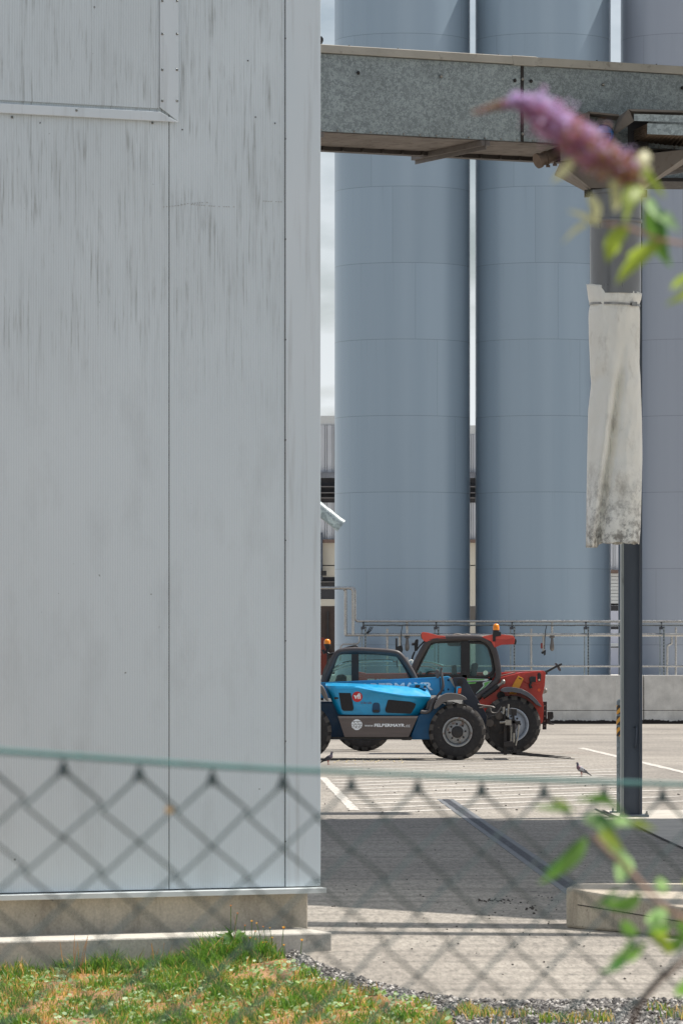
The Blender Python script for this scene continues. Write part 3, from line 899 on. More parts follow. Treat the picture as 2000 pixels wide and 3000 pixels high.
# bollard
DB = 58.6
bo = thing('bollard', 'galvanised bollard with three black and yellow bands, behind the steel post', 'bollard', P(1826, 2382, DB))
cb = P(1826, 0, DB); rb_ = 21.5 * DB / F
ztop = P(0, 2056, DB).z
mb = MB(); mb.lathe([(rb_, 0.02), (rb_, ztop), (rb_ * .86, ztop + .025), (rb_ * .5, ztop + .042), (0.001, ztop + .048)], (cb.x, DB, 0), 'Z', 32)
mb.build('tube', m_galv('bollard_zinc', .95, .5, .3, 40), bo, smooth=45)
m, t, b = new_mat('hazard_stripes'); q = NT(t)
s = q.sep(q.coord()); ang = q.math('ARCTAN2', s[1], s[0])
f = q.math('FRACT', q.math('ADD', q.math('MULTIPLY', s[2], 9.0), q.math('MULTIPLY', ang, -.62)))
f = q.math('GREATER_THAN', f, .5)
q.l(q.mix(f, srgb(34, 30, 30), srgb(222, 158, 40)), b.inputs['Base Color']); b.inputs['Roughness'].default_value = .45
for a_, b_ in ((2066, 2092), (2098, 2124), (2130, 2157)):
    mb = MB(); mb.lathe([(rb_ + .002, P(0, b_, DB).z), (rb_ + .002, P(0, a_, DB).z)], (cb.x, DB, 0), 'Z', 32, cap=False)
    mb.build('hazard_band', m, bo, smooth=45)
mb = MB(); mb.box(cb.x - .17, cb.x + .17, DB - .12, DB + .12, .003, .022)
for sx in (-.14, .14): mb.tube([(cb.x + sx, DB - .08, .02), (cb.x + sx, DB - .08, .06)], .012, 6)
mb.build('foot_plate', GALVD, bo)

# ------------------------------------------------------------------ silos
SA, SB = m_silo('silo_blue_grey', srgb(148, 166, 180), srgb(156, 173, 186)), m_silo('silo_violet_grey', srgb(155, 161, 172), srgb(161, 167, 177))
DS = 144.0
RS = 198 * DS / F
zring = EYE + 711 * (DS - RS) / F
for i, (pxc, mt, lab) in enumerate(((1178, SA, 'blue grey steel silo standing next to the clad building corner'), (1589.5, SA, 'blue grey steel silo in the middle, behind the red telehandler'), (2015, SB, 'violet grey steel silo cut off by the right edge, behind the post'))):
    cx = (pxc - 1000) * DS / F
    si = thing('silo', lab, 'silo', (cx, DS, .9), group='storage silos in a row')
    mb = MB()
    H0, H1 = .9, 22.9
    prof = [(RS, H0 - zring)] + [(RS, z - zring) for z in np.arange(H0 + 1, H1, 1.5)] + [(RS, H1 - zring)]
    mb.lathe(prof, (0, 0, 0), 'Z', 128, cap=False)
    o = mb.build('shell', mt, si, smooth=40, local=True)
    o.location = (0, 0, zring - .9)
    mb = MB(); mb.lathe([(RS + .03, 0), (RS + .03, .05), (RS * .55, .75), (.02, 1.2)], (0, 0, H1 - .9), 'Z', 96)
    mb.build('roof', mt, si, smooth=30, local=True)
    mb = MB(); mb.lathe([(RS + .06, 0), (RS + .06, .06)], (0, 0, 0.0), 'Z', 64); mb.build('base_ring', GALVD, si, local=True)

# ------------------------------------------------------------------ loading dock wall with its platform
DW = 138.0
rw = thing('dock_wall', 'long low concrete wall with a black mossy foot in front of the silos', 'wall', (4, DW, 0))
zt0 = P(0, 1978, DW).z
WALLC = m_concrete('dock_concrete', srgb(212, 209, 202), stain=srgb(178, 173, 164), pos=.55, vert=True)
xa, xj, xb = -14.0, P(1884, 0, DW).x, 26.0
for a_, b_ in ((xa, xj - 8.02), (xj - 8, xj - .012), (xj + .012, xb)):
    mb = MB(); mb.box(a_, b_, DW, DW + .35, .0, P(0, 2081.5, DW).z - .006); mb.box(a_, b_, DW, DW + .35, P(0, 2081.5, DW).z + .006, zt0); mb.build('wall_section', WALLC, rw, bevel=.012)
mb = MB(); mb.box(xa, xb, DW + .03, DW + .3, 0.02, zt0 - .03); mb.build('joint_filler', JOINT, rw)
mb = MB(); mb.box(xa, xb, DW + .36, DW + 30, zt0 - .8, zt0 - .05); mb.build('platform', WALLC, rw)
# moss at the foot: ragged strip
mb = MB()
x = xa
while x < xb:
    h = .085 + .05 * mnoise.noise(Vector((x * 1.3, 0, 0))) + random.uniform(0, .03)
    mb.add([(x, DW - .02, 0), (x + .05, DW - .02, 0), (x + .05, DW - .006, h), (x, DW - .006, h + random.uniform(-.02, .02))], [(0, 1, 2, 3)])
    x += .05
mb.build('moss_foot', M('black_moss', srgb(44, 38, 35), .95, 0, .3, 20), rw)

# ------------------------------------------------------------------ pipe rack on the dock
pr = thing('pipe_rack', 'stainless pipe rack and rails running along the dock wall before the silos', 'pipe rack', (3, 139.2, 1.4))
DR = 139.2
def pp(px, py, d=DR): return P(px, py, d)
def pipe(pts, r, name='pipe', mat=None, smooth=True):
    out = []
    pts = [Vector(p) for p in pts]
    for i, p in enumerate(pts):
        if 0 < i < len(pts) - 1:
            a = (pts[i - 1] - p); c2 = (pts[i + 1] - p); rr = min(.11, a.length * .45, c2.length * .45)
            a.normalize(); c2.normalize()
            for f in (0, .25, .5, .75, 1): out.append((p + a * rr) * (1 - f) ** 2 + p * 2 * f * (1 - f) + (p + c2 * rr) * f * f)
        else: out.append(p)
    mb = MB(); mb.tube(out, r * 1.3, 12); return mb.build(name, mat or PIPE, pr, smooth=60)
W = .00497
pipe([pp(880, 1722), pp(1040, 1722), pp(1040, 1820), pp(2120, 1820.5)], .028)
pipe([pp(880, 1723, 139.0), pp(1034, 1723, 139.0), pp(1034, 1860, 139.0)], .033)
pipe([pp(1005, 1727, 139.1), pp(1012, 1727, 139.1), pp(1012, 1861, 139.1)], .034)
pipe([pp(1010, 1860), pp(2120, 1860)], .036)
pipe([pp(1200, 1951, 139.0), pp(2120, 1951.5, 139.0)], .024)
pipe([pp(1052, 1862), pp(1052, 1886), pp(998, 1887), pp(996, 1935)], .02)
# droppers
for px, y0, y1, r in ((1134, 1842, 1985, .026), (1170, 1862, 1985, .026), (1555, 1842, 1990, .024), (1591, 1862, 1912, .03), (1978, 1838, 1990, .024)):
    pipe([pp(px, y0, 139.4), pp(px, y1, 139.4)], r, 'dropper')
pipe([pp(1966, 1862, 139.4), pp(1966, 1886, 139.4), pp(1953, 1890, 139.4), pp(1952, 1990, 139.4)], .026, 'dropper')
VALV = M('valve_grey', srgb(112, 108, 104), .45, .5, .15, 6)
for px in (1192, 1616):
    pipe([pp(px - 6, 1821, 139.3), pp(px, 1822, 139.3), pp(px, 1866, 139.3)], .026, 'dropper')
    mb = MB()
    prof = [(1864, 3.2), (1866, 8.5), (1868, 8.5), (1870, 3.5), (1880, 4.5), (1892, 6.5), (1903, 6), (1907, 3), (1908, .1)]
    c_ = pp(px, 1864, 139.2)
    mb.lathe([(w_ * DR / F, P(0, y_, DR).z - c_.z) for y_, w_ in prof], c_, 'Z', 14); mb.build('filling_bulb', VALV, pr, smooth=50)
mb = MB(); a = pp(1597, 1830, 139.1)
mb.tube([pp(1601, 1830, 139.1), pp(1597, 1845, 139.1), pp(1595, 1870, 139.1), pp(1594, 1902, 139.1)], .012, 6)
mb.tube([pp(1179, 1830, 139.1), pp(1175, 1850, 139.1), pp(1175, 1900, 139.1)], .012, 6)
for k in range(3): mb.tube([pp(1075 + 5 * k, 1838, 139.1), pp(1082 + 5 * k, 1852 - 3 * k, 139.1), pp(1095 - 6 * k, 1836, 139.1)] if False else [pp(1092 - 4 * k, 1836, 139.1), pp(1086 - 4 * k, 1848, 139.1), pp(1076 - 2 * k, 1856, 139.1)], .012, 6)
mb.build('cable', BLACK, pr)
mb = MB(); mb.zp([(1583, 1884), (1588, 1884), (1588, 1900), (1583, 1900)], 139.1, 139.2, conv=I); mb.build('coupling', M('red_coupling', srgb(120, 34, 26), .5), pr)
mb = MB(); mb.zp([(1592, 1906), (1598, 1904), (1597, 1918), (1592, 1921)], 139.1, 139.2, conv=I); mb.zp([(1584, 1910), (1596, 1906), (1596, 1914), (1586, 1916)], 139.2, 139.3, conv=I); mb.build('valve', BLACK, pr)
# cable tray
mb = MB()
xa_, xb_ = pp(1062, 0).x, pp(2120, 0).x
zt1 = pp(0, 1828).z
for k in range(3):
    mb.tube([(xa_, DR - .14 + .1 * k, zt1), (xb_, DR - .14 + .1 * k, zt1)], .006, 5)
    mb.tube([(xa_, DR - .14 + .1 * k, zt1 - .035), (xb_, DR - .14 + .1 * k, zt1 - .035)], .006, 5)
x = xa_
while x < xb_:
    mb.tube([(x, DR - .15, zt1 + .01), (x, DR - .15, zt1 - .05), (x, DR + .07, zt1 - .05)], .005, 4); x += .2
mb.build('cable_tray', GALV, pr)
mb = MB(); x = xa_; pts = []
for k in range(60):
    x = xa_ + (xb_ - xa_) * k / 59; pts.append((x, DR - .1, zt1 - .04 + .012 * mnoise.noise(Vector((k * .9, 0, 5)))))
mb.tube(pts, .021, 6); mb.build('cable', BLACK, pr)
# slotted struts
m, t, b = new_mat('slotted_strut'); q = NT(t)
s = q.sep(q.coord())
f = q.math('FRACT', q.math('MULTIPLY', s[2], 11.0))
f = q.math('LESS_THAN', f, .55)
f = q.math('MULTIPLY', f, q.math('LESS_THAN', q.math('ABSOLUTE', q.math('SUBTRACT', q.math('FRACT', s[0]), .5)), 2))
q.l(q.mix(f, srgb(158, 164, 168), srgb(70, 74, 82)), b.inputs['Base Color']); b.inputs['Roughness'].default_value = .5; b.inputs['Metallic'].default_value = .3
SLOT = m
for px in (1070, 1283, 1505, 1721, 1942):
    mb = MB(); x = pp(px, 0).x
    for dx in (-.026, .014): mb.box(x + dx, x + dx + .012, DR - .16, DR - .12, zt0 - .05, pp(0, 1838).z)
    mb.build('strut', GALV, pr)
    mb = MB(); mb.box(x - .0135, x + .0135, DR - .13, DR - .115, zt0 - .05, pp(0, 1838).z); mb.build('strut_web', SLOT, pr)
    mb = MB(); mb.box(x - .12, x - .085, DR - .02, DR + .02, zt0 - .05, pp(0, 1838).z); mb.build('rear_strut', GALVD, pr)
    mb = MB(); mb.box(x - .13, x + .03, DR - .12, DR + .05, pp(0, 1844).z, pp(0, 1836).z); mb.tube([(x - .06, DR, pp(0, 1836).z), (x - .06, DR, pp(0, 1818).z)], .025, 8); mb.build('bracket', M('bracket_grey', srgb(72, 74, 80), .5, .4), pr)

# ------------------------------------------------------------------ warehouse far behind the silos
DK = 160.0
wh = thing('warehouse', 'pale corrugated warehouse seen in the gaps behind the silos', 'building', (0, DK, 0))
def strip(name, px0, px1, y0, y1, mat, d=DK, th=.3, off=0):
    mb = MB(); mb.zp([(px0, y0), (px1, y0), (px1, y1), (px0, y1)], d - off, d - off + th, conv=I); return mb.build(name, mat, wh)
WFAS = M('fascia_grey', srgb(200, 200, 198), .5, 0, .06, 1)
WCLAD = M('warehouse_sheet', srgb(190, 191, 195), .5, 0, .08, 1)
WDARK = M('dark_frame', srgb(58, 57, 60), .7, .1, .2, 1.5)
WBEIGE = M('beige_precast', srgb(198, 190, 175), .8, 0, .1, .8, dirt=srgb(120, 98, 76), dirt_pos=.66)
WBROWN = M('brown_cladding', srgb(70, 56, 50), .7, 0, .2, 1.2)
def corr(px0, px1, y0, y1, d=DK):
    mb = MB(); x = px0
    while x < px1:
        mb.zp([(x, y0), (x + 15, y0), (x + 15, y1), (x, y1)], d - .03, d + .2, conv=I)
        mb.zp([(x + 16.5, y0), (x + 20, y0), (x + 20, y1), (x + 16.5, y1)], d - .07, d + .2, conv=I)
        x += 21.5
    mb.zp([(px0, y0), (px1, y0), (px1, y1), (px0, y1)], d + .06, d + .3, conv=I)
    mb.build('corrugated_wall', WCLAD, wh)
for px0, px1, yt in ((700, 1300, 1218), (1300, 1650, 1246)):
    dy = (yt - 1218) * .5
    strip('fascia', px0, px1 - 1, yt, yt + 27, WFAS, th=10)
    corr(px0, px1 - 1, yt + 27.5, 1384)
    strip('gutter', px0, px1 - 1, 1384.5, 1400, M('gutter_grey', srgb(118, 120, 126), .5), off=.2)
    strip('dark_band', px0, px1 - 1, 1400.5, 1472, WDARK, off=0)
    for yy in (1424, 1442, 1457): strip('ledge', px0, px1 - 1, yy, yy + 3, M('ledge_grey', srgb(104, 100, 98), .6), off=.25, th=.2)
    corr(px0, px1 - 1, 1472.5, 1580)
    strip('sill', px0, px1 - 1, 1580.5, 1590, M('rust_sill', srgb(112, 92, 82), .7), off=.2)
    strip('precast_wall', px0, px1 - 1, 1590.5, 1655, WBEIGE)
    strip('precast_wall', px0, px1 - 1, 1658, 1690 if px0 < 1000 else 1775, WBEIGE)
    strip('joint', px0, px1 - 1, 1653, 1660, WDARK, off=-.1)
    if px0 < 1000:
        strip('dark_opening', px0, px1 - 1, 1690.5, 1755, WDARK)
        strip('ledge', px0, px1 - 1, 1703, 1706, M('ledge_grey', srgb(104, 100, 98), .6), off=.2, th=.2)
        strip('precast_band', px0, px1 - 1, 1755.5, 1775, WBEIGE, off=.05)
        strip('brown_wall', px0, px1 - 1, 1775.5, 2025, WBROWN)
        strip('brown_post', 958, 962, 1790, 2000, BLACK, off=.15)
        strip('downpipe', 937, 945, 1560, 1700, M('downpipe_blue', srgb(66, 72, 84), .5), off=.3)
        strip('hood', 940, 956, 1672, 1686, BLACK, off=.5)
    else:
        strip('mesh_panel', px0, px1 - 1, 1775.5, 1818, M('mesh_grey', srgb(96, 90, 84), .6), off=.0)
        strip('precast_band', px0, px1 - 1, 1818.5, 2020, WBEIGE, off=.05)
px0, px1 = 1650, 2300
corr(px0, px1, 1270, 1669)
strip('fascia', px0, px1, 1243, 1269.5, WFAS, th=10)
strip('sill', px0, px1, 1669.5, 1679, M('rust_sill', srgb(112, 92, 82), .7), off=.2)
yy = 1680
while yy < 1768: strip('louvre', px0, px1, yy, yy + 8.6, WFAS, off=.0); yy += 9.9
strip('louvre_back', px0, px1, 1679.5, 1773, WDARK, off=-.2)
strip('dark_band', px0, px1, 1773.5, 1789.5, WDARK)
LG = M('light_panel', srgb(196, 196, 207), .6, 0, .08, 1)
strip('panel', px0, px1, 1790, 1834, LG); strip('dark_band', px0, px1, 1834.5, 1844, WDARK)
strip('panel', px0, px1, 1844.5, 1884, LG); strip('ledge', px0, px1, 1884.5, 1893, WFAS, off=.1); strip('dark_band', px0, px1, 1893.5, 1898, WDARK)
strip('panel', px0, px1, 1898.5, 2020, LG)
dc = thing('dark_column', 'slim dark steel column between the middle and right silos', 'column', P(1815, 1985, 148))
mb = MB(); mb.zp([(1811, 1500), (1819, 1500), (1819, 2020), (1811, 2020)], 148, 148.25, conv=I); mb.build('shaft', STEEL, dc)
# sheet-metal red shed edge at the far left
t_ = thing('red_container', 'rust red container wall showing between the clad building and first silo', 'container', P(920, 2010, 139.6))
mb = MB(); mb.zp([(760, 1868), (952, 1868), (957, 1900), (957, 2010), (760, 2010)], 139.7, 141, conv=I); mb.build('side', M('container_red', srgb(126, 52, 34), .6, 0, .15, 2, dirt=srgb(70, 44, 34)), t_, bevel=.05)

# ------------------------------------------------------------------ unseen roof, added to cast the yard's shadow
hgt = 11.0
offv = Vector((sdir.x, sdir.y, 0)) / sdir.z * hgt
cn = thing('added_shade_canopy', 'flat roof on posts added out of view on the right, shaped to shade the yard', 'canopy', Vector((7, 46, 0)))
shape = [(-2.2, 55.3), (5.6, 56.75), (5.9, 34.55), (1.66, 34.75), (-.2, 36.9), (-2.2, 39.3)]  # wanted shadow outline on the ground; the added roof takes this shape
mb = MB(); mb.extr([Vector((x, y, hgt)) + offv for x, y in shape], (0, 0, .25)); mb.build('roof', GALVD, cn)
mb = MB()
for (a, c2) in (((-2.2, 37.6), (5.8, 29.0)),):
    pass
for dx, wd in ((0.85, .30), (2.1, .16)):  # bars added to cast thin dark bands on the ground
    p0 = Vector((-2.2 , 39.5 - dx * 3.0, hgt)) + offv; p1 = Vector((5.9, 30.5 - dx * 3.0, hgt)) + offv
    p0 = Vector((-2.2, 34.35 + (.95 - dx) * .8, hgt)) + offv; p1 = Vector((5.9, 33.1 + (.95 - dx) * .8, hgt)) + offv
    d = (p1 - p0).normalized(); n = Vector((-d.y, d.x, 0)) * wd
    mb.hexa([p0 - n, p1 - n, p1 + n, p0 + n], [v + Vector((0, 0, .15)) for v in (p0 - n, p1 - n, p1 + n, p0 + n)])
mb.build('added_shade_bars', GALVD, cn)
for x, y in ((9.6, 57.6), (10.9, 37.6)):
    mb = MB(); mb.box(x, x + .25, y, y + .25, 0, hgt); mb.build('post', STEEL, cn)

# ------------------------------------------------------------------ telehandlers
def zt(mb, pts, d, r, n=10, closed=False):
    mb.tube([P(*Z1(x, y), d) for x, y in pts], r, n, closed); return mb
def smooth_pts(pts, k=5, closed=False):
    out = []; m = len(pts)
    for i in range(m if closed else m - 1):
        p0, p1, p2, p3 = [Vector(pts[(i + j) % m] if closed else pts[min(max(i + j, 0), m - 1)]) for j in (-1, 0, 1, 2)]
        for s_ in range(k):
            t = s_ / k
            out.append(tuple(.5 * ((2 * p1) + (p2 - p0) * t + (2 * p0 - 5 * p1 + 4 * p2 - p3) * t * t + (3 * p1 - p0 - 3 * p2 + p3) * t ** 3)))
    if not closed: out.append(tuple(pts[-1]))
    return out
def rpoly(pts, r=8, k=4):
    """rounded corners for a crop polygon"""
    out = []; m = len(pts)
    for i in range(m):
        p = Vector(pts[i]); a = Vector(pts[i - 1]) - p; b = Vector(pts[(i + 1) % m]) - p
        rr = min(r, a.length * .45, b.length * .45); a.normalize(); b.normalize()
        for j in range(k + 1):
            f = j / k; out.append(tuple((p + a * rr) * (1 - f) ** 2 + p * 2 * f * (1 - f) + (p + b * rr) * f * f))
    return out
def wheel(parent, px, py, d, rpx, wd, rim_mat, side=1, hubblack=True, rim_k=.50, bolts=8, nlug=17, seed=0):
    """one wheel: hub with tyre and rim under it; d is the depth of its outer face, side=-1 mirrors it"""
    c = P(px, py, d); k = d / F; rad = rpx * k
    c.z = rad - .004
    sg = side
    rr = rad * rim_k
    prof = [(rr, .05), (rr + .015, .012), (rr + .05, 0), (rad * .80, -.004), (rad * .90, .02), (rad * .945, .06), (rad * .955, wd * .5), (rad * .945, wd - .06), (rad * .90, wd - .02), (rad * .78, wd), (rr + .02, wd), (rr, wd - .05)]
    tb = MB(); tb.lathe([(r_, h * sg) for r_, h in prof], c, 'Y', 64, cap=False)
    tb.cur = 1
    for i in range(nlug):
        for half in (0, 1):
            a0 = 2 * math.pi * (i + .5 * half + seed) / nlug
            wa = .62 * math.pi * 2 / nlug * .5
            sk = .20
            # a bar from the shoulder to the middle of the tread, leaning
            def pt(a, r_, h): return (c.x + r_ * math.cos(a), c.y + h * sg, c.z + r_ * math.sin(a))
            if half == 0: hs = [(.010, rad * .875, 0), (.045, rad * .992, .01), (wd * .56, rad, sk)]
            else: hs = [(wd - .010, rad * .875, 0), (wd - .045, rad * .992, .01), (wd * .44, rad, sk)]
            vs = []
            for h, r_, da in hs:
                for dr in (0, -.05):
                    for s_ in (-1, 1): vs.append(pt(a0 + da + s_ * wa, r_ + dr, h))
            fs = []
            for j in range(2):
                o_ = j * 4
                fs += [(o_, o_ + 1, o_ + 5, o_ + 4), (o_ + 2, o_ + 6, o_ + 7, o_ + 3), (o_, o_ + 4, o_ + 6, o_ + 2), (o_ + 1, o_ + 3, o_ + 7, o_ + 5)]
            fs += [(0, 2, 3, 1), (8, 9, 11, 10)]
            tb.add(vs, fs)
    hub = MB()
    hub.lathe([(rad * .20, .25 * sg), (rad * .20, .03 * sg), (rad * .19, .005 * sg), (rad * .12, -.005 * sg), (.001, -.008 * sg)], c, 'Y', 28)
    hub.cur = 1
    for i in range(bolts):
        a = 2 * math.pi * (i + .1) / bolts
        hub.lathe([(rad * .036, .12 * sg), (rad * .036, .035 * sg), (rad * .02, .02 * sg)], (c.x + rad * .285 * math.cos(a), c.y, c.z + rad * .285 * math.sin(a)), 'Y', 8)
    h = hub.build('wheel', [BLACK if hubblack else GREYP, RUSTY], parent, smooth=40)
    tb.build('tyre', [RUBBER, LUGM], h, smooth=40)
    rb = MB(); rb.lathe([(rr + .012, .03 * sg), (rr + .012, -.004 * sg), (rr - .012, -.008 * sg), (rr - .03, .02 * sg), (rr * .86, .10 * sg), (rr * .80, .075 * sg), (rad * .21, .045 * sg), (rad * .19, .08 * sg)], c, 'Y', 48, cap=False)
    rb.build('rim', rim_mat, h, smooth=40)
    return h

BLUE = m_paint('paint_sky_blue', srgb(16, 152, 204), .34, srgb(58, 96, 116), .60, .35)
DBLUE = m_paint('paint_deep_blue', srgb(14, 62, 96), .5, srgb(60, 66, 72), .62, .1)
NAVY = M('boom_head_slate', srgb(50, 54, 64), .5, .1, .12, 4, dirt=srgb(84, 82, 80), dirt_pos=.66)
RED = m_paint('paint_machine_red', srgb(178, 44, 26), .36, srgb(104, 50, 38), .62, .3)
RED_LIT = m_paint('paint_sunlit_red', srgb(212, 72, 52), .36, srgb(150, 80, 64), .66, .3)  # the machine red with sunlight put into the colour
SKIRT = M('skirt_brown_grey', srgb(98, 88, 84), .5, .1, .12, 4, stretch=(.4, 1, 3), dirt=srgb(130, 104, 76), dirt_pos=.66)
CABF = M('cab_frame_charcoal', srgb(68, 62, 62), .48, .0, .12, 4)
AMBER = M('beacon_amber', srgb(244, 140, 20), .22, 0, .08, 10)
ORANGE = M('indicator_orange', srgb(226, 86, 34), .3, 0, .08, 10)
YEL = M('safety_yellow', srgb(222, 150, 44), .5, 0, .08, 6, dirt=srgb(150, 100, 50), dirt_pos=.7)
RIMB = M('rim_rusty_grey', srgb(150, 152, 152), .5, .2, .12, 5, dirt=srgb(110, 76, 52), dirt_pos=.53)
RIMR = M('rim_silver', srgb(158, 164, 172), .45, .2, .1, 4)
INT = M('cab_interior', srgb(46, 48, 50), .7, 0, .2, 5)

def beacon(parent, x, y0, y1, hw, d, base_y):
    c = P(*Z1(x, y1), d); k = d / F * .4592
    r_ = hw * k; h = (y1 - y0) * k
    b_ = MB(); b_.lathe([(r_ * .7, -(base_y - y1) * k), (r_ * .8, -.04), (r_ * 1.05, -.035), (r_ * 1.05, 0)], c, 'Z', 20)
    bb = b_.build('beacon', BLACK, parent, smooth=40)
    l_ = MB(); l_.lathe([(r_, 0), (r_ * 1.0, h * .45), (r_ * .86, h * .75), (r_ * .55, h * .93), (.001, h)], c, 'Z', 24)
    l_.build('lamp_dome', AMBER, bb, smooth=50)
    return bb

# --- blue machine
D = 89.0
bt_ = thing('telehandler', 'sky blue telehandler with forks lowered, half hidden by the clad building', 'telehandler', P(1150, 2227, 90), group='parked telehandlers')
mb = MB(); mb.zp([(-270, 600), (740, 610), (700, 842), (-270, 842)], D + .28, D + 1.7); mb.build('chassis', DBLUE, bt_, bevel=.02)
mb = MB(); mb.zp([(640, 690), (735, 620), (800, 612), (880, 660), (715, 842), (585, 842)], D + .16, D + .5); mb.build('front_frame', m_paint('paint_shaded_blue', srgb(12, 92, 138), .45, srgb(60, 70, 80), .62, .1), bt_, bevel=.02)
mb = MB(); mb.zp([(88, 826), (605, 826), (596, 846), (540, 846), (530, 841), (88, 841)], D + .05, D + 1.5); mb.build('sill', BLACK, bt_)
# engine cover: lofted, with a sculpted flank line
rows = []   # (row left x, row right x, y function, depth)
def crease(f): return float(np.interp(f, [0, .30, .5, .75, 1], [512, 516, 540, 566, 574]))
def topy(f): return float(np.interp(f, [0, .08, .3, .6, .9, 1], [487, 484, 488, 498, 512, 524]))
NF = 30
prof = []
def bl_(a, b, t): return a + (b - a) * t
vs = []
for i in range(NF + 1):
    f = i / NF
    ty, cy = topy(f), crease(f); by = 682 + 8 * f
    e = max(0, (f - .8) / .2) ** 2; e0 = max(0, (.06 - f) / .06) ** 2
    str_ = min(1, max(0, (f - .27) / .12))          # flank line fades in from the third part
    lst = [(by, .03, 0), (bl_(by, cy, .45), -.02, .45), (cy + 14, -.035, .86), (cy + 3, -.075 * str_ - .03 * (1 - str_), .9), (cy - 5, -.055 * str_ - .02, .92), (cy - 13, -.005 * str_ - .012, .95), (bl_(cy, ty, .6), .10, .98), (ty + 3, .22, 1.0), (ty - 2, .42, 1.0), (ty - 3, 1.0, 1.0)]
    for (yy, dd_, u_) in lst:
        xl = bl_(130, 50, min(1, u_ * 1.02)) ; xr = bl_(640, 722, min(1, u_ * 1.15)) if u_ < .95 else bl_(722, 706, (u_ - .95) / .05)
        x = bl_(xl, xr, f)
        vs.append(P(*Z1(x, yy), D) + Vector((0, dd_ + (e + e0) * .22, 0)))
nr = 10
fs = [(i * nr + j, (i + 1) * nr + j, (i + 1) * nr + j + 1, i * nr + j + 1) for i in range(NF) for j in range(nr - 1)]
fs += [tuple(range(nr - 1, -1, -1)), tuple(NF * nr + j for j in range(nr))]
mb = MB(); mb.add(vs, fs); hood = mb.build('engine_cover', BLUE, bt_, smooth=50)
GRIL = M('grille_mesh', srgb(34, 32, 33), .7, 0, .25, 30, bump=.4, bscale=200)
for pg in ([(133, 535), (200, 535), (212, 545), (231, 645), (224, 659), (164, 659), (153, 648)], [(448, 587), (590, 600), (627, 614), (622, 632), (598, 674), (586, 677), (438, 671), (430, 655)]):
    mb = MB(); mb.zp(rpoly(pg, 9), D - .032, D + .08); mb.build('grille', GRIL, hood)
mb = MB(); mb.zp(rpoly([(352, 606), (395, 606), (400, 672), (346, 672)], 18), D - .024, D + .06); mb.build('latch_recess', DBLUE, hood)
mb = MB(); mb.zp(rpoly([(355, 652), (388, 652), (392, 668), (352, 668)], 5), D - .034, D + .02); mb.build('latch', BLACK, hood)
mb = MB(); mb.zp([(105, 572), (130, 572), (134, 582), (108, 586)], D - .03, D + .02); mb.build('hinge', RUSTY, hood)
# round sticker with its letters
c = P(*Z1(253, 569), D - .036)
mb = MB(); mb.lathe([(33 * .4592 * D / F, 0), (33 * .4592 * D / F, .004)], c, 'Y', 36); mb.build('round_sticker', M('sticker_red', srgb(190, 38, 36), .4), hood)
kz = .4592 * D / F
text('lettering', 'vfi', WHITEP, hood, P(*Z1(231, 583), D - .038), width=43 * kz, bold=.03)
text('lettering', 'is for Life', M('lettering_dark_red', srgb(120, 40, 48), .5), hood, P(*Z1(277, 614), D - .036), width=68 * kz)
# skirt with web address
mb = MB(); mb.zp(rpoly([(128, 692), (641, 692), (580, 826), (172, 826)], 4), D - .02, D + .2); skirt = mb.build('side_skirt', SKIRT, bt_, bevel=.006)
mb = MB(); mb.zp([(130, 693), (640, 693), (633, 706), (135, 706)], D - .026, D + .0); mb.build('skirt_lip', M('lip_grey', srgb(124, 116, 112), .5, 0, .1, 6), skirt)
text('lettering', 'www.', WHITEP, skirt, P(*Z1(300, 760), D - .022), width=58 * kz)
text('lettering', 'FELBERMAYR', WHITEP, skirt, P(*Z1(362, 761), D - .022), width=193 * kz, height=20 * kz, bold=.04)
text('lettering', '.cc', WHITEP, skirt, P(*Z1(557, 763), D - .022), width=32 * kz)
# striped globe emblem
em = MB(); c = P(*Z1(250, 747), D - .022); rg = 35 * kz
def chord(z0, z1, x0=-1, x1=1):
    zz = [z0, z1]; pts = []
    for s_ in (1, -1):
        for z in (zz if s_ > 0 else zz[::-1]):
            hx = math.sqrt(max(0, 1 - z * z)); pts.append((max(-hx, min(hx, x1 if s_ > 0 else x0)), z))
    em.extr([(c.x + x * rg, c.y, c.z + z * rg) for x, z in pts], (0, .003, 0))
for z0, z1, cuts in ((.62, .97, [(-1, 1)]), (.30, .52, [(-1, -.55), (-.45, .1), (.2, 1)]), (.02, .26, [(-1, -.3), (-.2, .3), (.38, .7), (.76, 1)]), (-.3, -.06, [(-.95, -.6), (-.5, -.1), (-.02, .5), (.58, 1)]), (-.56, -.36, [(-1, -.2), (-.1, .42), (.5, .9)]), (-.97, -.64, [(-1, 1)])):
    for x0_, x1_ in cuts: chord(z0, z1, x0_, x1_)
em.build('globe_emblem', WHITEP, skirt)
# boom
mb = MB(); mb.zp([(-380, 500), (20, 477), (780, 443), (834, 437), (850, 448), (893, 548), (880, 556), (-380, 590)], D + .95, D + 1.35); boom = mb.build('boom', BLUE, bt_, bevel=.012)
mb = MB(); mb.zp([(0, 478.5), (780, 443.5), (780, 449), (0, 484)], D + .93, D + .96); mb.build('boom_lit_edge', m_paint('paint_lit_blue', srgb(60, 160, 206), .4), boom)  # light along the boom's top edge, put in as a paler blue
ang = math.atan2(-(443 - 478) , 780 - 0) 
fd = P(*Z1(214, 545), D + .943)
text('lettering', 'FELBERMAYR', WHITEP, boom, P(*Z1(206, 537), D + .944), width=535 * kz, height=51 * kz, rot=(R(90), -math.atan2(11, 535), 0), bold=.035)
mb = MB()
for x, y in ((800, 470), (832, 463), (802, 528), (833, 522)): mb.sphere(P(*Z1(x, y), D + .95), (.02, .02, .02), 8, 5)
mb.build('boom_bolts', DBLUE, boom)
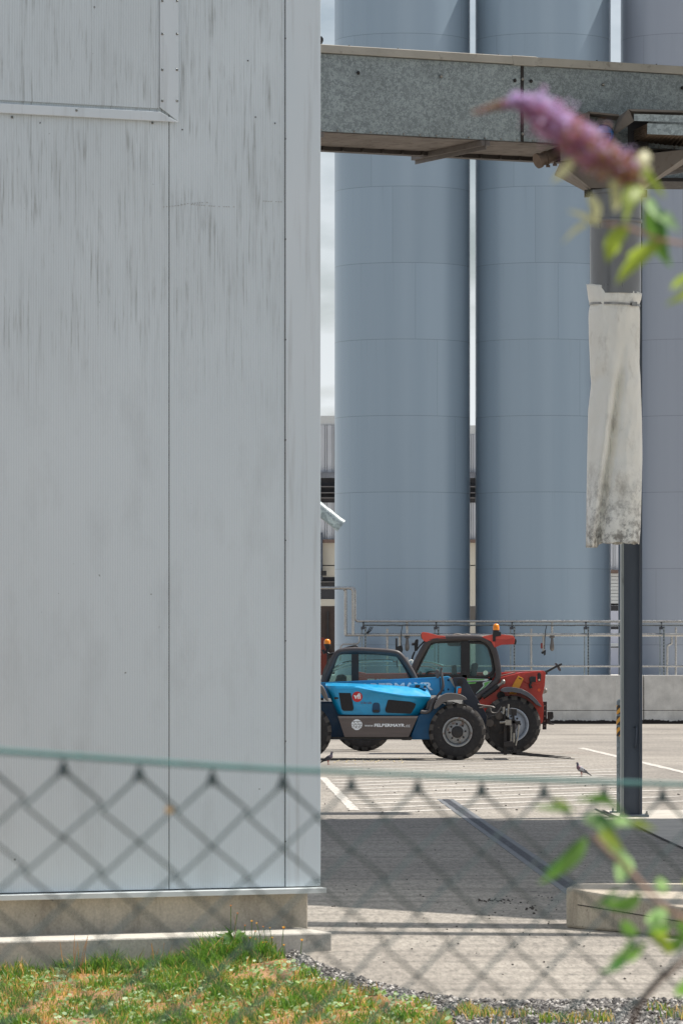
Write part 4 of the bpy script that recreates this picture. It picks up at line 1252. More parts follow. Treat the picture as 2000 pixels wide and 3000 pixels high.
mb = MB(); mb.zp([(836, 450), (852, 446), (892, 512), (878, 520)], D + .90, D + .95); mb.build('wear_plate', M('plate_pale', srgb(170, 164, 152), .5), boom)
mb = MB(); mb.zp([(776, 446), (782, 446), (790, 552), (784, 552)], D + .93, D + .95); mb.build('boom_joint', DBLUE, boom)
# control box on top of the cover
mb = MB(); mb.zp(rpoly([(580, 506), (592, 490), (640, 486), (690, 490), (704, 512)], 8), D + .30, D + .62); mb.build('filler_cover', BLUE, hood, bevel=.01)
mb = MB(); mb.zp([(622, 494), (652, 494), (652, 508), (622, 508)], D + .285, D + .32); mb.zp([(676, 500), (690, 500), (692, 512), (676, 512)], D + .285, D + .32); mb.build('filler_label', BLACK, hood)
# boom head and carriage
mb = MB()
mb.zp(rpoly([(857, 453), (878, 444), (938, 446), (955, 470), (985, 530), (1022, 590), (1060, 650), (1078, 690), (1072, 770), (1010, 720), (950, 620), (895, 560)], 10), D + .75, D + .83)
mb.zp(rpoly([(870, 460), (940, 452), (1010, 590), (1060, 680), (1050, 750), (950, 620)], 10), D + 1.45, D + 1.53)
mb.zp(rpoly([(960, 560), (1010, 590), (1050, 680), (1030, 700)], 10), D + .83, D + 1.45)
mb.build('boom_head', NAVY, bt_, bevel=.01)
mb = MB(); mb.lathe([(.055, -.03), (.055, .05)], P(*Z1(908, 474), D + .75), 'Y', 18); mb.lathe([(.03, -.04), (.03, .05)], P(*Z1(910, 490), D + .75), 'Y', 12); mb.build('pivot_pin', RUSTY, bt_)
ca = MB()
ca.zp(rpoly([(1082, 705), (1104, 690), (1190, 680), (1222, 700), (1230, 850), (1185, 892), (1112, 850), (1088, 760)], 10), D + .45, D + .53)
ca.zp(rpoly([(1082, 705), (1104, 690), (1190, 680), (1222, 700), (1230, 850), (1185, 892), (1112, 850), (1088, 760)], 10), D + 1.5, D + 1.58)
ca.zp([(1186, 650), (1200, 650), (1206, 940), (1184, 940)], D + .30, D + .40)
ca.zp([(1212, 615), (1220, 615), (1216, 720), (1206, 720)], D + .30, D + .36)
ca.zp([(1234, 645), (1270, 648), (1268, 690), (1240, 690)], D + .2, D + 1.9)
ca.zp([(1186, 860), (1268, 850), (1268, 880), (1188, 890)], D + .2, D + 1.9)
ca.zp([(1260, 724), (1292, 722), (1292, 750), (1268, 752)], D + .2, D + .35)
ca.zp([(1186, 715), (1260, 722), (1262, 742), (1186, 736)], D + .22, D + .32)
carriage = ca.build('fork_carriage', RUSTY, bt_, bevel=.006)
mb = MB()
c = P(*Z1(1158, 690), D + .40); mb.lathe([(.055, 0), (.055, .2)], c, 'Y', 16); mb.lathe([(.075, .02), (.075, .1)], c, 'Y', 16)
c = P(*Z1(1099, 737), D + .40); mb.lathe([(.07, 0), (.07, .2)], c, 'Y', 16)
mb.build('carriage_pins', M('pin_dull', srgb(84, 78, 74), .45, .5), carriage)
mb = MB(); mb.zp([(1196, 716), (1234, 716), (1234, 750), (1196, 750)], D + .16, D + .22)
zt(mb, [(1216, 616), (1214, 660), (1212, 700)], D + .25, .018); zt(mb, [(1184, 634), (1186, 656), (1180, 676)], D + .25, .03)
zt(mb, [(1160, 734), (1190, 732), (1230, 730)], D + .2, .022); zt(mb, [(1250, 800), (1250, 860)], D + .22, .024); zt(mb, [(1236, 760), (1232, 850)], D + .24, .02)
zt(mb, [(1282, 745), (1276, 820), (1262, 880)], D + .2, .014)
mb.build('lock_fittings', CHROME, carriage, smooth=50)
mb = MB()
zt(mb, smooth_pts([(1020, 618), (1060, 626), (1108, 632), (1128, 640)]), D + .7, .016); zt(mb, smooth_pts([(1030, 640), (1070, 636), (1120, 634)]), D + .72, .014)
zt(mb, smooth_pts([(1100, 640), (1108, 668), (1140, 672), (1160, 650), (1172, 632)]), D + .55, .014)
mb.build('hydraulic_hoses', M('hose_braid', srgb(120, 114, 108), .5, .3, .2, 30), carriage, smooth=60)
for dd_ in (.22, 1.75):
    mb = MB()
    mb.zp([(1240, 690), (1254, 690), (1270, 925), (1262, 938), (1238, 934), (1250, 915)], D + dd_, D + dd_ + .11)
    tip = P(1684, 2228.5, D); h0 = P(*Z1(1238, 926), D); h1 = P(*Z1(1240, 938), D)
    mb.extr([Vector((h0.x, D + dd_, h0.z)), Vector((tip.x, D + dd_, .018)), Vector((tip.x, D + dd_, .008)), Vector((h1.x, D + dd_, h1.z - .01))], (0, .11, 0))
    mb.build('fork', M('fork_black', srgb(44, 42, 42), .5, .4, .2, 6), carriage)
# fenders, exhaust, lamp, mirror
def fender(parent, pts, d, wd, mat, name='mudguard'):
    mb = MB(); mb.zp(pts, d, d + wd); return mb.build(name, mat, parent, bevel=.015, smooth=40)
FENM = M('mudguard_grey', srgb(98, 94, 92), .5, 0, .1, 5, dirt=srgb(132, 124, 114), dirt_pos=.66)
fender(bt_, smooth_pts([(738, 645), (748, 612), (775, 575), (815, 550), (860, 546), (905, 553), (940, 570), (953, 586)], 4) + [(940, 590), (880, 588), (835, 592), (800, 606), (772, 632), (752, 646)], D - .2, .62, FENM)
fender(bt_, smooth_pts([(-150, 640), (-110, 560), (-50, 505), (10, 490), (40, 510), (62, 560)], 4) + [(70, 600), (50, 590), (20, 545), (-30, 545), (-80, 580), (-120, 640)], D - .2, .6, FENM)
mb = MB(); zt(mb, smooth_pts([(655, 664), (690, 668), (716, 655), (728, 620), (745, 585), (760, 575)]), D + .05, .036, 12); mb.build('exhaust_pipe', GREYP, bt_, smooth=60)
mb = MB(); mb.zp(rpoly([(700, 600), (735, 575), (760, 600), (720, 650), (690, 650)], 6), D + .1, D + .5); mb.build('heat_shield', GREYP, bt_, bevel=.01)
lamp = MB(); lamp.zp(rpoly([(870, 548), (876, 506), (908, 500), (918, 512), (912, 552)], 5), D - .05, D + .25); lp = lamp.build('headlight', BLACK, bt_, bevel=.008)
mb = MB(); mb.zp([(884, 506), (906, 502), (916, 513), (890, 513)], D - .06, D + .05); mb.zp([(884, 506), (896, 510), (890, 550), (882, 546)], D - .065, D + .03); mb.build('lamp_trim', BLUE, lp)
mb = MB(); mb.zp(rpoly([(897, 516), (916, 514), (912, 548), (892, 548)], 4), D - .068, D + .02); mb.build('indicator', ORANGE, lp)
mi = MB(); mi.zp(rpoly([(749, 402), (760, 394), (775, 400), (778, 440), (768, 453), (754, 448)], 9), D + .5, D + .62); mo_ = mi.build('mirror', GREYP, bt_, bevel=.015)
mb = MB(); zt(mb, smooth_pts([(790, 384), (786, 410), (792, 440), (798, 490), (790, 530), (765, 560), (748, 590)]), D + .5, .022); zt(mb, smooth_pts([(792, 420), (800, 470), (803, 505), (790, 530)]), D + .52, .016); mb.build('mirror_arm', GREYP, mo_, smooth=60)
# cab
DC = D + 1.05
cl = smooth_pts([(18, 590), (42, 472), (86, 368), (116, 304), (150, 279), (230, 270), (340, 274), (480, 285), (528, 307), (578, 375), (618, 448), (640, 520)], 5)
fr_ = MB(); zt(fr_, cl, DC, .055, 12); cabf = fr_.build('cab_frame', CABF, bt_, smooth=60)
mb = MB(); zt(mb, cl, DC + 1.0, .055, 12); mb.build('far_frame', CABF, cabf, smooth=60)
mb = MB()
mb.zp([(130, 288), (158, 266), (240, 259), (350, 262), (470, 272), (520, 288), (470, 284), (340, 280), (200, 280)], DC + .02, DC + .98); mb.build('cab_roof', M('roof_dusty', srgb(112, 104, 98), .6, 0, .14, 4), cabf, bevel=.01)
mb = MB(); zt(mb, smooth_pts([(62, 480), (100, 372), (128, 306), (165, 290), (330, 291), (480, 302), (522, 325), (596, 452)], 4), DC + .03, .026, 8); mb.zp([(216, 290), (262, 290), (262, 475), (216, 475)], DC + .02, DC + .05); mb.build('window_seal', BLACK, cabf)
gl = [(66, 480), (104, 372), (130, 308), (168, 290), (330, 291), (480, 302), (522, 325), (592, 452), (592, 490), (66, 490)]
mb = MB(); mb.add([P(*Z1(x, y), DC + .04) for x, y in gl], [tuple(range(len(gl)))]); mb.build('side_window', GLASS, cabf)
mb = MB(); mb.add([P(*Z1(x, y), DC + 1.0) for x, y in gl], [tuple(range(len(gl)))]); mb.build('side_window', GLASS, cabf)
mb = MB(); mb.zp(rpoly([(110, 470), (125, 430), (165, 425), (185, 440), (185, 560), (110, 560)], 10), DC + .3, DC + .8); mb.build('seat', INT, cabf, bevel=.02)
mb = MB(); zt(mb, smooth_pts([(78, 402), (150, 362), (215, 345), (300, 340), (440, 338), (482, 340)]), DC + .97, .028, 8); zt(mb, smooth_pts([(80, 416), (150, 385), (215, 372), (330, 368), (540, 367)]), DC + .97, .012, 8)
mb.build('added_bright_lines', M('bright_line_aqua', srgb(220, 240, 240), .12, .95, .03, 4), cabf, smooth=60)  # bright curves showing through the glass, added as shiny tubes
mb = MB(); mb.zp(rpoly([(500, 338), (508, 336), (514, 380), (504, 384)], 4), DC + .15, DC + .18); zt(mb, [(478, 342), (500, 346)], DC + .16, .01); mb.build('inner_mirror', GREYP, cabf)
mb = MB(); mb.zp([(20, 470), (36, 400), (70, 330), (100, 300), (62, 372), (40, 470)], DC + .1, DC + .9); mb.build('rear_screen_frame', M('frame_worn', srgb(96, 94, 90), .5, .1, .35, 14), cabf)
bc = beacon(bt_, 62, 200, 232, 20.5, DC + .3, 262)
mb = MB(); zt(mb, smooth_pts([(64, 258), (58, 284), (78, 296), (112, 290), (180, 284)]), DC + .3, .022); zt(mb, [(34, 268), (46, 294)], DC + .3, .03); mb.build('beacon_bracket', BLACK, bc, smooth=60)
mb = MB(); zt(mb, smooth_pts([(150, 268), (200, 252), (248, 244), (250, 262)]), DC + .3, .018); mb.build('wiper_arm', BLACK, cabf)
mb = MB(); mb.zp([(500, 262), (512, 246), (538, 240), (544, 270), (538, 288), (510, 280)], DC + .4, DC + .5); zt(mb, [(502, 276), (503, 196)], DC + .45, .02, 6); mb.build('wiper_motor', BLACK, cabf)
mb = MB(); mb.zp(rpoly([(563, 318), (576, 314), (584, 345), (590, 362), (578, 358)], 4), DC + .1, DC + .2); zt(mb, smooth_pts([(578, 348), (592, 336), (606, 340), (600, 356)]), DC + .2, .015); mb.build('side_marker', M('marker_pale', srgb(206, 204, 196), .5), cabf)
for i, (px, py, dd_, sd) in enumerate(((1339, 2144, D - .17, 1), (888, 2145, D - .17, 1), (1312, 2144, D + 1.95, -1), (868, 2144, D + 1.95, -1))):
    wheel(bt_, px, py, dd_, 83.5, .40, RIMB, sd, seed=.3 * i, rim_k=.50)
    
# --- red machine
D = 94.7
rt = thing('telehandler', 'red telehandler with green and black door decals, parked behind the blue one', 'telehandler', P(1330, 2209, 95.5), group='parked telehandlers')
kz = .4592 * D / F
body = [(960, 760), (1000, 640), (1040, 585), (1165, 447), (1300, 414), (1440, 402), (1453, 416), (1447, 500), (1432, 560), (1440, 640), (1436, 730), (1400, 760)]
mb = MB(); mb.zp(rpoly(body, 6), D + .30, D + 1.75); rbody = mb.build('body', RED, rt, bevel=.02)
mb = MB(); mb.zp(rpoly([(1290, 430), (1340, 412), (1412, 404), (1436, 412), (1440, 470), (1400, 494), (1330, 486), (1300, 460)], 14), D + .285, D + .4); mb.build('lamp_panel', RED, rbody, bevel=.012)
mb = MB(); mb.zp([(930, 600), (1060, 560), (1120, 620), (1160, 760), (930, 760)], D + .4, D + 1.6); mb.build('lower_frame', INT, rt)
mb = MB(); mb.zp([(240, 405), (300, 416), (310, 421), (540, 418), (1300, 412), (1300, 470), (240, 482)], D + 1.2, D + 1.6); rboom = mb.build('boom', RED, rt, bevel=.012)
mb = MB(); zt(mb, [(1190, 408), (1300, 405), (1420, 404)], D + .6, .014); zt(mb, [(1150, 440), (1260, 414)], D + .5, .014); mb.build('boom_pipes', M('pipe_dusty', srgb(150, 138, 128), .5), rboom)
text('lettering', 'FELBERMAYR', WHITEP, rboom, P(*Z1(318, 482), D + 1.195), width=235 * kz, height=28 * kz, bold=.035)
# cab
DC = D + .25
outer = smooth_pts([(596, 470), (612, 392), (652, 306), (702, 222), (736, 203), (850, 193), (1010, 193), (1062, 203), (1104, 236), (1132, 300), (1150, 395), (1146, 452), (1108, 502), (1012, 572)], 5)
mb = MB(); zt(mb, outer, DC, .062, 12); rc = mb.build('cab_frame', CABF, rt, smooth=60)
mb = MB(); zt(mb, outer, DC + .95, .062, 12); mb.build('far_frame', CABF, rc, smooth=60)
mb = MB(); mb.zp([(700, 215), (745, 194), (850, 182), (905, 178), (1000, 182), (1070, 194), (1010, 205), (740, 212)], DC + .02, DC + .93); mb.build('cab_roof', M('roof_dusty', srgb(112, 104, 98), .6, 0, .14, 4), rc, bevel=.01)
mb = MB(); zt(mb, smooth_pts([(862, 178), (890, 170), (930, 176), (950, 172), (975, 178)]), DC + .3, .02, 6); mb.zp([(1030, 186), (1050, 178), (1060, 188)], DC + .3, DC + .4); mb.build('roof_hatch', M('hatch_dusty', srgb(136, 128, 118), .7), rc)
g1 = rpoly([(614, 436), (660, 345), (714, 236), (744, 220), (921, 214), (921, 424), (902, 434)], 10)
g2 = rpoly([(962, 221), (1058, 224), (1088, 252), (1112, 330), (1122, 400), (1098, 432), (1060, 444), (962, 444)], 14)
mb = MB()
zt(mb, g1, DC + .03, .030, 8, True); zt(mb, g2, DC + .03, .030, 8, True)
mb.zp([(922, 200), (962, 200), (962, 452), (922, 446)], DC + .01, DC + .06)
mb.zp([(600, 432), (950, 430), (950, 448), (596, 452)], DC + .01, DC + .06)
mb.zp([(1096, 250), (1112, 300), (1132, 390), (1128, 440), (1100, 470), (1096, 440), (1120, 398), (1112, 330)], DC + .02, DC + .05)
door = mb.build('cab_door', BLACK, rc, smooth=50)
mb = MB(); mb.add([P(*Z1(x, y), DC + .045) for x, y in g1], [tuple(range(len(g1)))]); mb.build('door_window', GLASS, door)
mb = MB(); mb.add([P(*Z1(x, y), DC + .045) for x, y in g2], [tuple(range(len(g2)))]); mb.build('rear_window', GLASS, door)
mb = MB(); mb.add([P(*Z1(x, y), DC + .95) for x, y in g1], [tuple(range(len(g1)))]); mb.add([P(*Z1(x, y), DC + .95) for x, y in g2], [tuple(range(len(g2)))]); mb.build('far_windows', GLASS, rc)
mb = MB(); mb.zp([(950, 448), (1110, 448), (1116, 478), (1060, 530), (1008, 566), (950, 566)], DC + .02, DC + .07); dl = mb.build('lower_door', BLACK, door)
DG = M('decal_green', srgb(108, 176, 92), .5, 0, .08, 8); DWH = M('decal_pale', srgb(196, 204, 208), .5, 0, .08, 8)
def flat(name, poly, d, mat, par): 
    mb = MB(); mb.zp(poly, d, d + .004); return mb.build(name, mat, par)
flat('decal', [(952, 451), (1082, 455), (1090, 462), (1076, 468), (952, 472)], DC + .012, DWH, dl)
flat('decal', [(952, 453), (1068, 457), (1058, 463), (952, 468)], DC + .007, DG, dl)
flat('decal', [(956, 476), (990, 478), (1012, 474), (1006, 484), (960, 488)], DC + .007, DG, dl)
flat('decal', [(1112, 464), (1062, 474), (1050, 480), (1056, 500), (1008, 548), (1008, 556), (1068, 512)], DC + .012, DWH, dl)
flat('decal', [(1104, 468), (1066, 478), (1060, 482), (1062, 502), (1014, 546), (1064, 508)], DC + .007, DG, dl)
mb = MB(); c = P(*Z1(1070, 417), DC + .03); mb.lathe([(16 * kz, 0), (16 * kz, .004)], c, 'Y', 14); st1 = mb.build('round_sticker', M('sticker_pale_green', srgb(186, 214, 190), .5, 0, .25, 40), door)
mb = MB(); mb.zp(rpoly([(828, 222), (920, 218), (918, 240), (900, 247), (842, 246), (830, 236)], 5), DC + .3, DC + .7); mb.build('sun_visor', INT, rc)
mb = MB(); mb.zp(rpoly([(970, 420), (985, 360), (1010, 350), (1025, 360), (1012, 430), (1010, 470), (968, 470)], 8), DC + .2, DC + .7); mb.zp(rpoly([(856, 370), (884, 366), (890, 440), (854, 440)], 6), DC + .3, DC + .5); mb.build('seat', INT, rc, bevel=.02)
mb = MB(); zt(mb, smooth_pts([(690, 430), (700, 414), (740, 408), (770, 420)]), DC + .4, .02); mb.zp([(640, 436), (650, 405), (664, 412), (668, 436)], DC + .3, DC + .5); mb.build('steering_wheel', INT, rc)
mb = MB(); mb.zp(rpoly([(719, 236), (726, 230), (738, 232), (738, 262), (728, 268), (718, 264)], 5), DC + .1, DC + .14); mb.build('inner_mirror', M('mirror_glass', srgb(150, 186, 180), .2, .2), rc)
mb = MB(); zt(mb, smooth_pts([(640, 342), (700, 346), (740, 352), (800, 372)]), DC + .97, .02, 8); zt(mb, smooth_pts([(634, 370), (700, 374), (746, 386)]), DC + .97, .012, 8); mb.build('added_bright_lines', M('bright_line_aqua', srgb(220, 240, 240), .12, .95, .03, 4), rc, smooth=60)  # the same added bright curves behind the red cab's glass
# roof lamps
mb = MB(); mb.zp(rpoly([(662, 160), (672, 156), (705, 160), (768, 178), (812, 182), (820, 199), (742, 201), (694, 219), (678, 214), (662, 190)], 5), DC - .06, DC + .35); fl_ = mb.build('front_lamp_pod', RED_LIT, rt, bevel=.02)
mb = MB(); mb.zp([(658, 170), (664, 170), (666, 202), (660, 196)], DC - .04, DC + .3); mb.build('lamp_glass', BLACK, fl_)
mb = MB(); mb.zp(rpoly([(1044, 186), (1110, 172), (1184, 172), (1246, 179), (1257, 196), (1252, 234), (1172, 237), (1128, 256), (1106, 216)], 6), DC - .06, DC + .4); rl_ = mb.build('rear_lamp_pod', RED_LIT, rt, bevel=.025)
mb = MB(); mb.zp([(1128, 200), (1200, 204), (1250, 192), (1252, 234), (1172, 237), (1130, 254)], DC - .068, DC + .0); mb.build('pod_side', RED, rl_)  # flank in the darker red: light and shade put into the colours
mb = MB(); mb.zp(rpoly([(1250, 198), (1264, 198), (1268, 215), (1264, 236), (1250, 236)], 4), DC + .02, DC + .3); mb.build('work_lamp', BLACK, rl_)
mb = MB(); mb.zp([(1116, 155), (1168, 155), (1168, 180), (1134, 186), (1134, 216), (1116, 216)], DC - .09, DC + .05); mb.build('lamp_bracket', BLACK, rl_)
beacon(rl_, 1137, 102, 144, 20.5, DC - .02, 160)
# outside mirror in front
mb = MB(); mb.zp(rpoly([(621, 208), (632, 200), (642, 204), (640, 250), (628, 276), (618, 284), (616, 240)], 6), DC + .1, DC + .2); mr = mb.build('mirror', BLACK, rt, bevel=.01)
mb = MB(); zt(mb, smooth_pts([(618, 282), (606, 312), (600, 340)]), DC + .12, .018); zt(mb, [(600, 233), (620, 232)], DC + .12, .03); zt(mb, smooth_pts([(628, 276), (655, 240), (690, 205)]), DC + .1, .014); mb.build('mirror_arm', BLACK, mr, smooth=60)
# rear: mirror on its arm, lamps, plate, hitch
mb = MB(); mb.zp(rpoly([(1508, 356), (1522, 352), (1540, 372), (1552, 398), (1546, 408), (1534, 398), (1522, 372)], 7), D + .5, D + .58); mr = mb.build('rear_mirror', GREYP, rt, bevel=.012)
mb = MB(); zt(mb, [(1446, 416), (1480, 398), (1520, 376), (1556, 360)], D + .48, .022); zt(mb, [(1440, 418), (1462, 412)], D + .48, .04); mb.build('mirror_arm', BLACK, mr, smooth=50)
mb = MB(); mb.zp(rpoly([(1399, 424), (1406, 416), (1418, 416), (1424, 428), (1422, 468), (1412, 474), (1402, 468)], 8), D + .27, D + .35); tl = mb.build('tail_light', BLACK, rt, bevel=.006)
mb = MB(); mb.sphere(P(*Z1(1411, 462), D + .27), (.022, .02, .022), 10, 6); mb.build('reversing_lamp', M('lens_pale', srgb(190, 192, 170), .3), tl)
mb = MB(); mb.zp(rpoly([(1350, 446), (1360, 440), (1392, 440), (1392, 474), (1358, 476), (1350, 470)], 5), D + .12, D + .3); zt(mb, [(1362, 474), (1352, 494), (1356, 510), (1366, 505)], D + .2, .03); ml = mb.build('marker_light', BLACK, rt, bevel=.008)
mb = MB(); mb.zp(rpoly([(1391, 439), (1398, 444), (1398, 472), (1391, 476)], 3), D + .12, D + .3); mb.build('red_lens', M('lens_red', srgb(216, 50, 38), .25), ml)
mb = MB(); mb.lathe([(10 * kz, 0), (10 * kz, .01)], P(*Z1(1411, 526), D + .285), 'Y', 18); mb.build('side_reflector', ORANGE, rt)
mb = MB(); mb.sphere(P(*Z1(1452, 530), D + .6), (.04, .05, .05), 10, 6); mb.zp([(1438, 520), (1450, 522), (1448, 548), (1434, 552)], D + .5, D + .7); mb.build('rear_lamp', CHROME, rt)
mb = MB(); mb.zp([(1278, 434), (1313, 454), (1266, 553), (1218, 553), (1240, 500)], D + .26, D + .3); yp = mb.build('safety_bar', YEL, rt, bevel=.004)
text('lettering', '? Bars', BLACK, yp, P(*Z1(1279, 455), D + .257), width=20 * kz, rot=(R(90), R(24), 0)) if False else None
flat('warning_mark', [(1284, 446), (1300, 454), (1298, 460), (1282, 452)], D + .255, BLACK, yp)
mb = MB(); zt(mb, [(1052, 572), (1120, 524), (1150, 500)], D + .15, .05, 12); hy = mb.build('hydraulic_ram', BLACK, rt, smooth=60)
mb = MB(); zt(mb, [(1150, 500), (1178, 478)], D + .15, .03, 10); mb.sphere(P(*Z1(1182, 474), D + .15), (.05, .05, .05), 10, 6); mb.build('ram_rod', CHROME, hy, smooth=60)
mb = MB(); mb.lathe([(26 * kz, 0), (26 * kz, .03)], P(*Z1(1168, 562), D + .27), 'Y', 20); mb.build('wheel_arch_hole', BLACK, rt)
FENR = M('mudguard_slate', srgb(84, 86, 92), .4, 0, .08, 5, dirt=srgb(120, 112, 104), dirt_pos=.72)
fender(rt, smooth_pts([(1166, 530), (1176, 518), (1205, 508), (1250, 509), (1300, 520), (1350, 546), (1392, 584), (1418, 618), (1428, 634)], 4) + [(1420, 632), (1396, 620), (1372, 596), (1335, 566), (1290, 546), (1240, 538), (1190, 540)], D - .12, .50, FENR)
mb = MB(); mb.zp([(1434, 600), (1461, 600), (1458, 778), (1434, 778)], D + .5, D + .6); hpl = mb.build('hitch_plate', M('hitch_dark', srgb(48, 42, 42), .5, .3, .2, 6), rt, bevel=.005)
mb = MB()
for y in (626, 658, 692, 724, 756): mb.lathe([(5 * kz, 0), (5 * kz, .01)], P(*Z1(1447, y), D + .494), 'Y', 10)
mb.build('hitch_holes', M('hole_pale', srgb(120, 112, 104), .6), hpl)
mb = MB(); mb.zp(rpoly([(1466, 666), (1500, 664), (1504, 700), (1494, 716), (1468, 712)], 5), D + .4, D + .6); mb.zp([(1458, 708), (1480, 708), (1490, 738), (1508, 742), (1506, 748), (1476, 746), (1458, 736)], D + .42, D + .58); mb.build('tow_coupling', RUSTY, hpl, bevel=.008)
RW = 86
for i, (px, py, dd_, sd, blk) in enumerate(((1498, 2122, D - .05, 1, False), (1066, 2114, 97.3, 1, False), (1490, 2120, D + 2.05, -1, True), (1060, 2114, 99.3, -1, True))):
    wheel(rt, px, py, dd_, RW, .44, RIMR, sd, hubblack=blk, seed=.2 + .37 * i, rim_k=.56, nlug=18)

# ------------------------------------------------------------------ pigeons
def pigeon(name, label, feet, face, size, cols, pose=0):
    """standing pigeon; face=-1 looks left. cols: body, head, wing, bar, neck"""
    t = thing(name, label, 'pigeon', feet, group='pigeons on the yard')
    sx = face; s_ = size
    # spine stations: x forward, z up, half height, half width
    st = [(-.155, .055, .006, .018), (-.12, .070, .012, .022), (-.08, .092, .026, .034), (-.04, .115, .040, .046), (0, .135, .050, .052), (.035, .155, .050, .050), (.06, .180, .040, .040), (.068, .208, .027, .028), (.070, .232, .022, .021), (.074, .250, .022, .021), (.082, .262, .017, .017), (.090, .268, .008, .009)]
    mb = MB(); n = 14; vs = []
    for i, (x, z, hh, hw) in enumerate(st):
        a_ = st[max(i - 1, 0)]; b_ = st[min(i + 1, len(st) - 1)]
        tx, tz = b_[0] - a_[0], b_[1] - a_[1]; L_ = math.hypot(tx, tz); nx_, nz_ = -tz / L_, tx / L_
        for k in range(n):
            a = 2 * math.pi * k / n
            vs.append(feet + Vector(((x + nx_ * hh * math.sin(a)) * sx * s_, hw * math.cos(a) * s_, (z + nz_ * hh * math.sin(a)) * s_)))
    for i in range(len(st) - 1):
        mb.cur = 0 if i < 5 else (2 if i < 7 else 1)
        mb.add([], [])
        for k in range(n):
            mb.f.append((i * n + k, i * n + (k + 1) % n, (i + 1) * n + (k + 1) % n, (i + 1) * n + k)); mb.mi.append(mb.cur)
    mb.v = [tuple(v) for v in vs]
    mb.f.append(tuple(range(n - 1, -1, -1))); mb.mi.append(0); m_ = len(st) - 1
    mb.f.append(tuple(range(m_ * n, m_ * n + n))); mb.mi.append(1)
    b = mb.build('body', [cols[0], cols[1], cols[4]], t, smooth=70)
    for sd in (-1, 1):
        wg = MB(); vs = []
        out = [(.045, .165), (.02, .178), (-.03, .160), (-.08, .122), (-.13, .082), (-.165, .052), (-.13, .062), (-.085, .082), (-.04, .098), (.005, .115), (.035, .135)]
        wv = [feet + Vector((x * sx * s_, sd * .056 * s_ * (1 if -.09 < x < .04 else .5), z * s_)) for x, z in out]
        wg.extr(wv, (0, -sd * .02 * s_, 0)); wo = wg.build('wing', cols[2], t, smooth=60, bevel=.004)
        for x0 in (-.045, -.078):
            br_ = MB(); pts = [(x0, .150 + (x0 + .045) * .7), (x0 - .012, .144 + (x0 + .045) * .7), (x0 - .030, .092 + (x0 + .045) * .5), (x0 - .014, .098 + (x0 + .045) * .5)]
            br_.extr([feet + Vector((x * sx * s_, sd * .0565 * s_ + sd * .001, z * s_)) for x, z in pts], (0, -sd * .004, 0)); br_.build('wing_bar', cols[3], wo)
    tl_ = MB(); tl_.extr([feet + Vector((x * sx * s_, .022 * s_, z * s_)) for x, z in ((-.10, .085), (-.185, .030), (-.178, .020), (-.10, .062))], (0, -.044 * s_, 0)); tl_.build('tail', cols[3], t)
    bk = MB(); bk.tube([feet + Vector((.088 * sx * s_, 0, .258 * s_)), feet + Vector((.112 * sx * s_, 0, .248 * s_))], [.007 * s_, .002 * s_], 8); bk.build('beak', BLACK, t)
    ey = MB()
    for sd in (-1, 1): ey.sphere(feet + Vector((.080 * sx * s_, sd * .018 * s_, .258 * s_)), .0035 * s_, 8, 6)
    ey.build('eyes', ORANGE, t)
    for dx in (-.004, .012):
        lg = MB(); y_ = -.018 if dx < 0 else .018
        lg.tube([feet + Vector((dx * sx * s_, y_ * s_, .095 * s_)), feet + Vector(((dx - .006) * sx * s_, y_ * s_, .045 * s_)), feet + Vector((dx * sx * s_, y_ * s_, .004))], [.009 * s_, .005 * s_, .004 * s_], 7)
        for tx, ty in ((.03, 0), (.022, .016), (.022, -.016), (-.016, 0)): lg.tube([feet + Vector((dx * sx * s_, y_ * s_, .004)), feet + Vector(((dx + tx) * sx * s_, (y_ + ty) * s_, .003))], [.003 * s_, .002 * s_], 5)
        lg.build('leg', M('pigeon_leg', srgb(168, 74, 62), .6), t)
    return t
PG = M('pigeon_grey', srgb(134, 134, 140), .7, 0, .15, 30); PGL = M('pigeon_pale_wing', srgb(176, 176, 178), .7, 0, .1, 30); PGD = M('pigeon_dark', srgb(58, 58, 64), .7, 0, .2, 30)
PGH = M('pigeon_head', srgb(74, 76, 88), .6, 0, .15, 30); PGN = M('pigeon_neck', srgb(112, 84, 96), .5, .1, .2, 30); PBAR = M('pigeon_bar', srgb(38, 38, 42), .7)
PGB = M('pigeon_charcoal', srgb(66, 66, 72), .7, 0, .25, 40)
pigeon('pigeon', 'pale grey pigeon with black wing bars standing near the fork tip', G(1702, 2276), -1, .87, (PG, PGH, PGL, PBAR, PGN))
pigeon('pigeon', 'dark charcoal pigeon walking by the clad building corner', G(961, 2240.5), 1, .87, (PGB, PGH, PGD, PBAR, M('pigeon_neck_rose', srgb(104, 92, 102), .5, .1, .2, 30)))

# ------------------------------------------------------------------ chain-link fence in front
Z0 = 3.3
CC, BB, AA = .01736, 211.0, -813.0
def fpos(i, z):
    zz = Z0 * (1 + CC * i)
    return Vector(((AA + BB * i) / F * Z0, zz, z))
wy = [(-4, 2150), (-3.8, 2190), (0, 2222), (1, 2238), (2, 2252), (3, 2262), (4, 2270), (5, 2279), (6, 2288), (7, 2294), (8, 2300), (9, 2306), (12, 2318)]
def wirez(i):
    py = float(np.interp(i, [-5, -3.85, -2, -1, 0, 1, 2, 3, 4, 5, 6, 7, 8, 9, 13], [2165, 2192, 2197, 2206, 2222, 2238, 2252, 2263, 2271, 2279, 2287, 2293, 2299, 2305, 2322]))
    return EYE - (py - HOR) * Z0 * (1 + CC * i) / F
fe = thing('chain_link_fence', 'green coated chain link fence out of focus across the lower foreground', 'fence', (0, 3.4, 0))
m_w = M('fence_green_coat', srgb(40, 98, 94), .5, 0, .15, 60)
m_m = M('fence_mesh_coat', srgb(50, 66, 66), .55, 0, .2, 60)
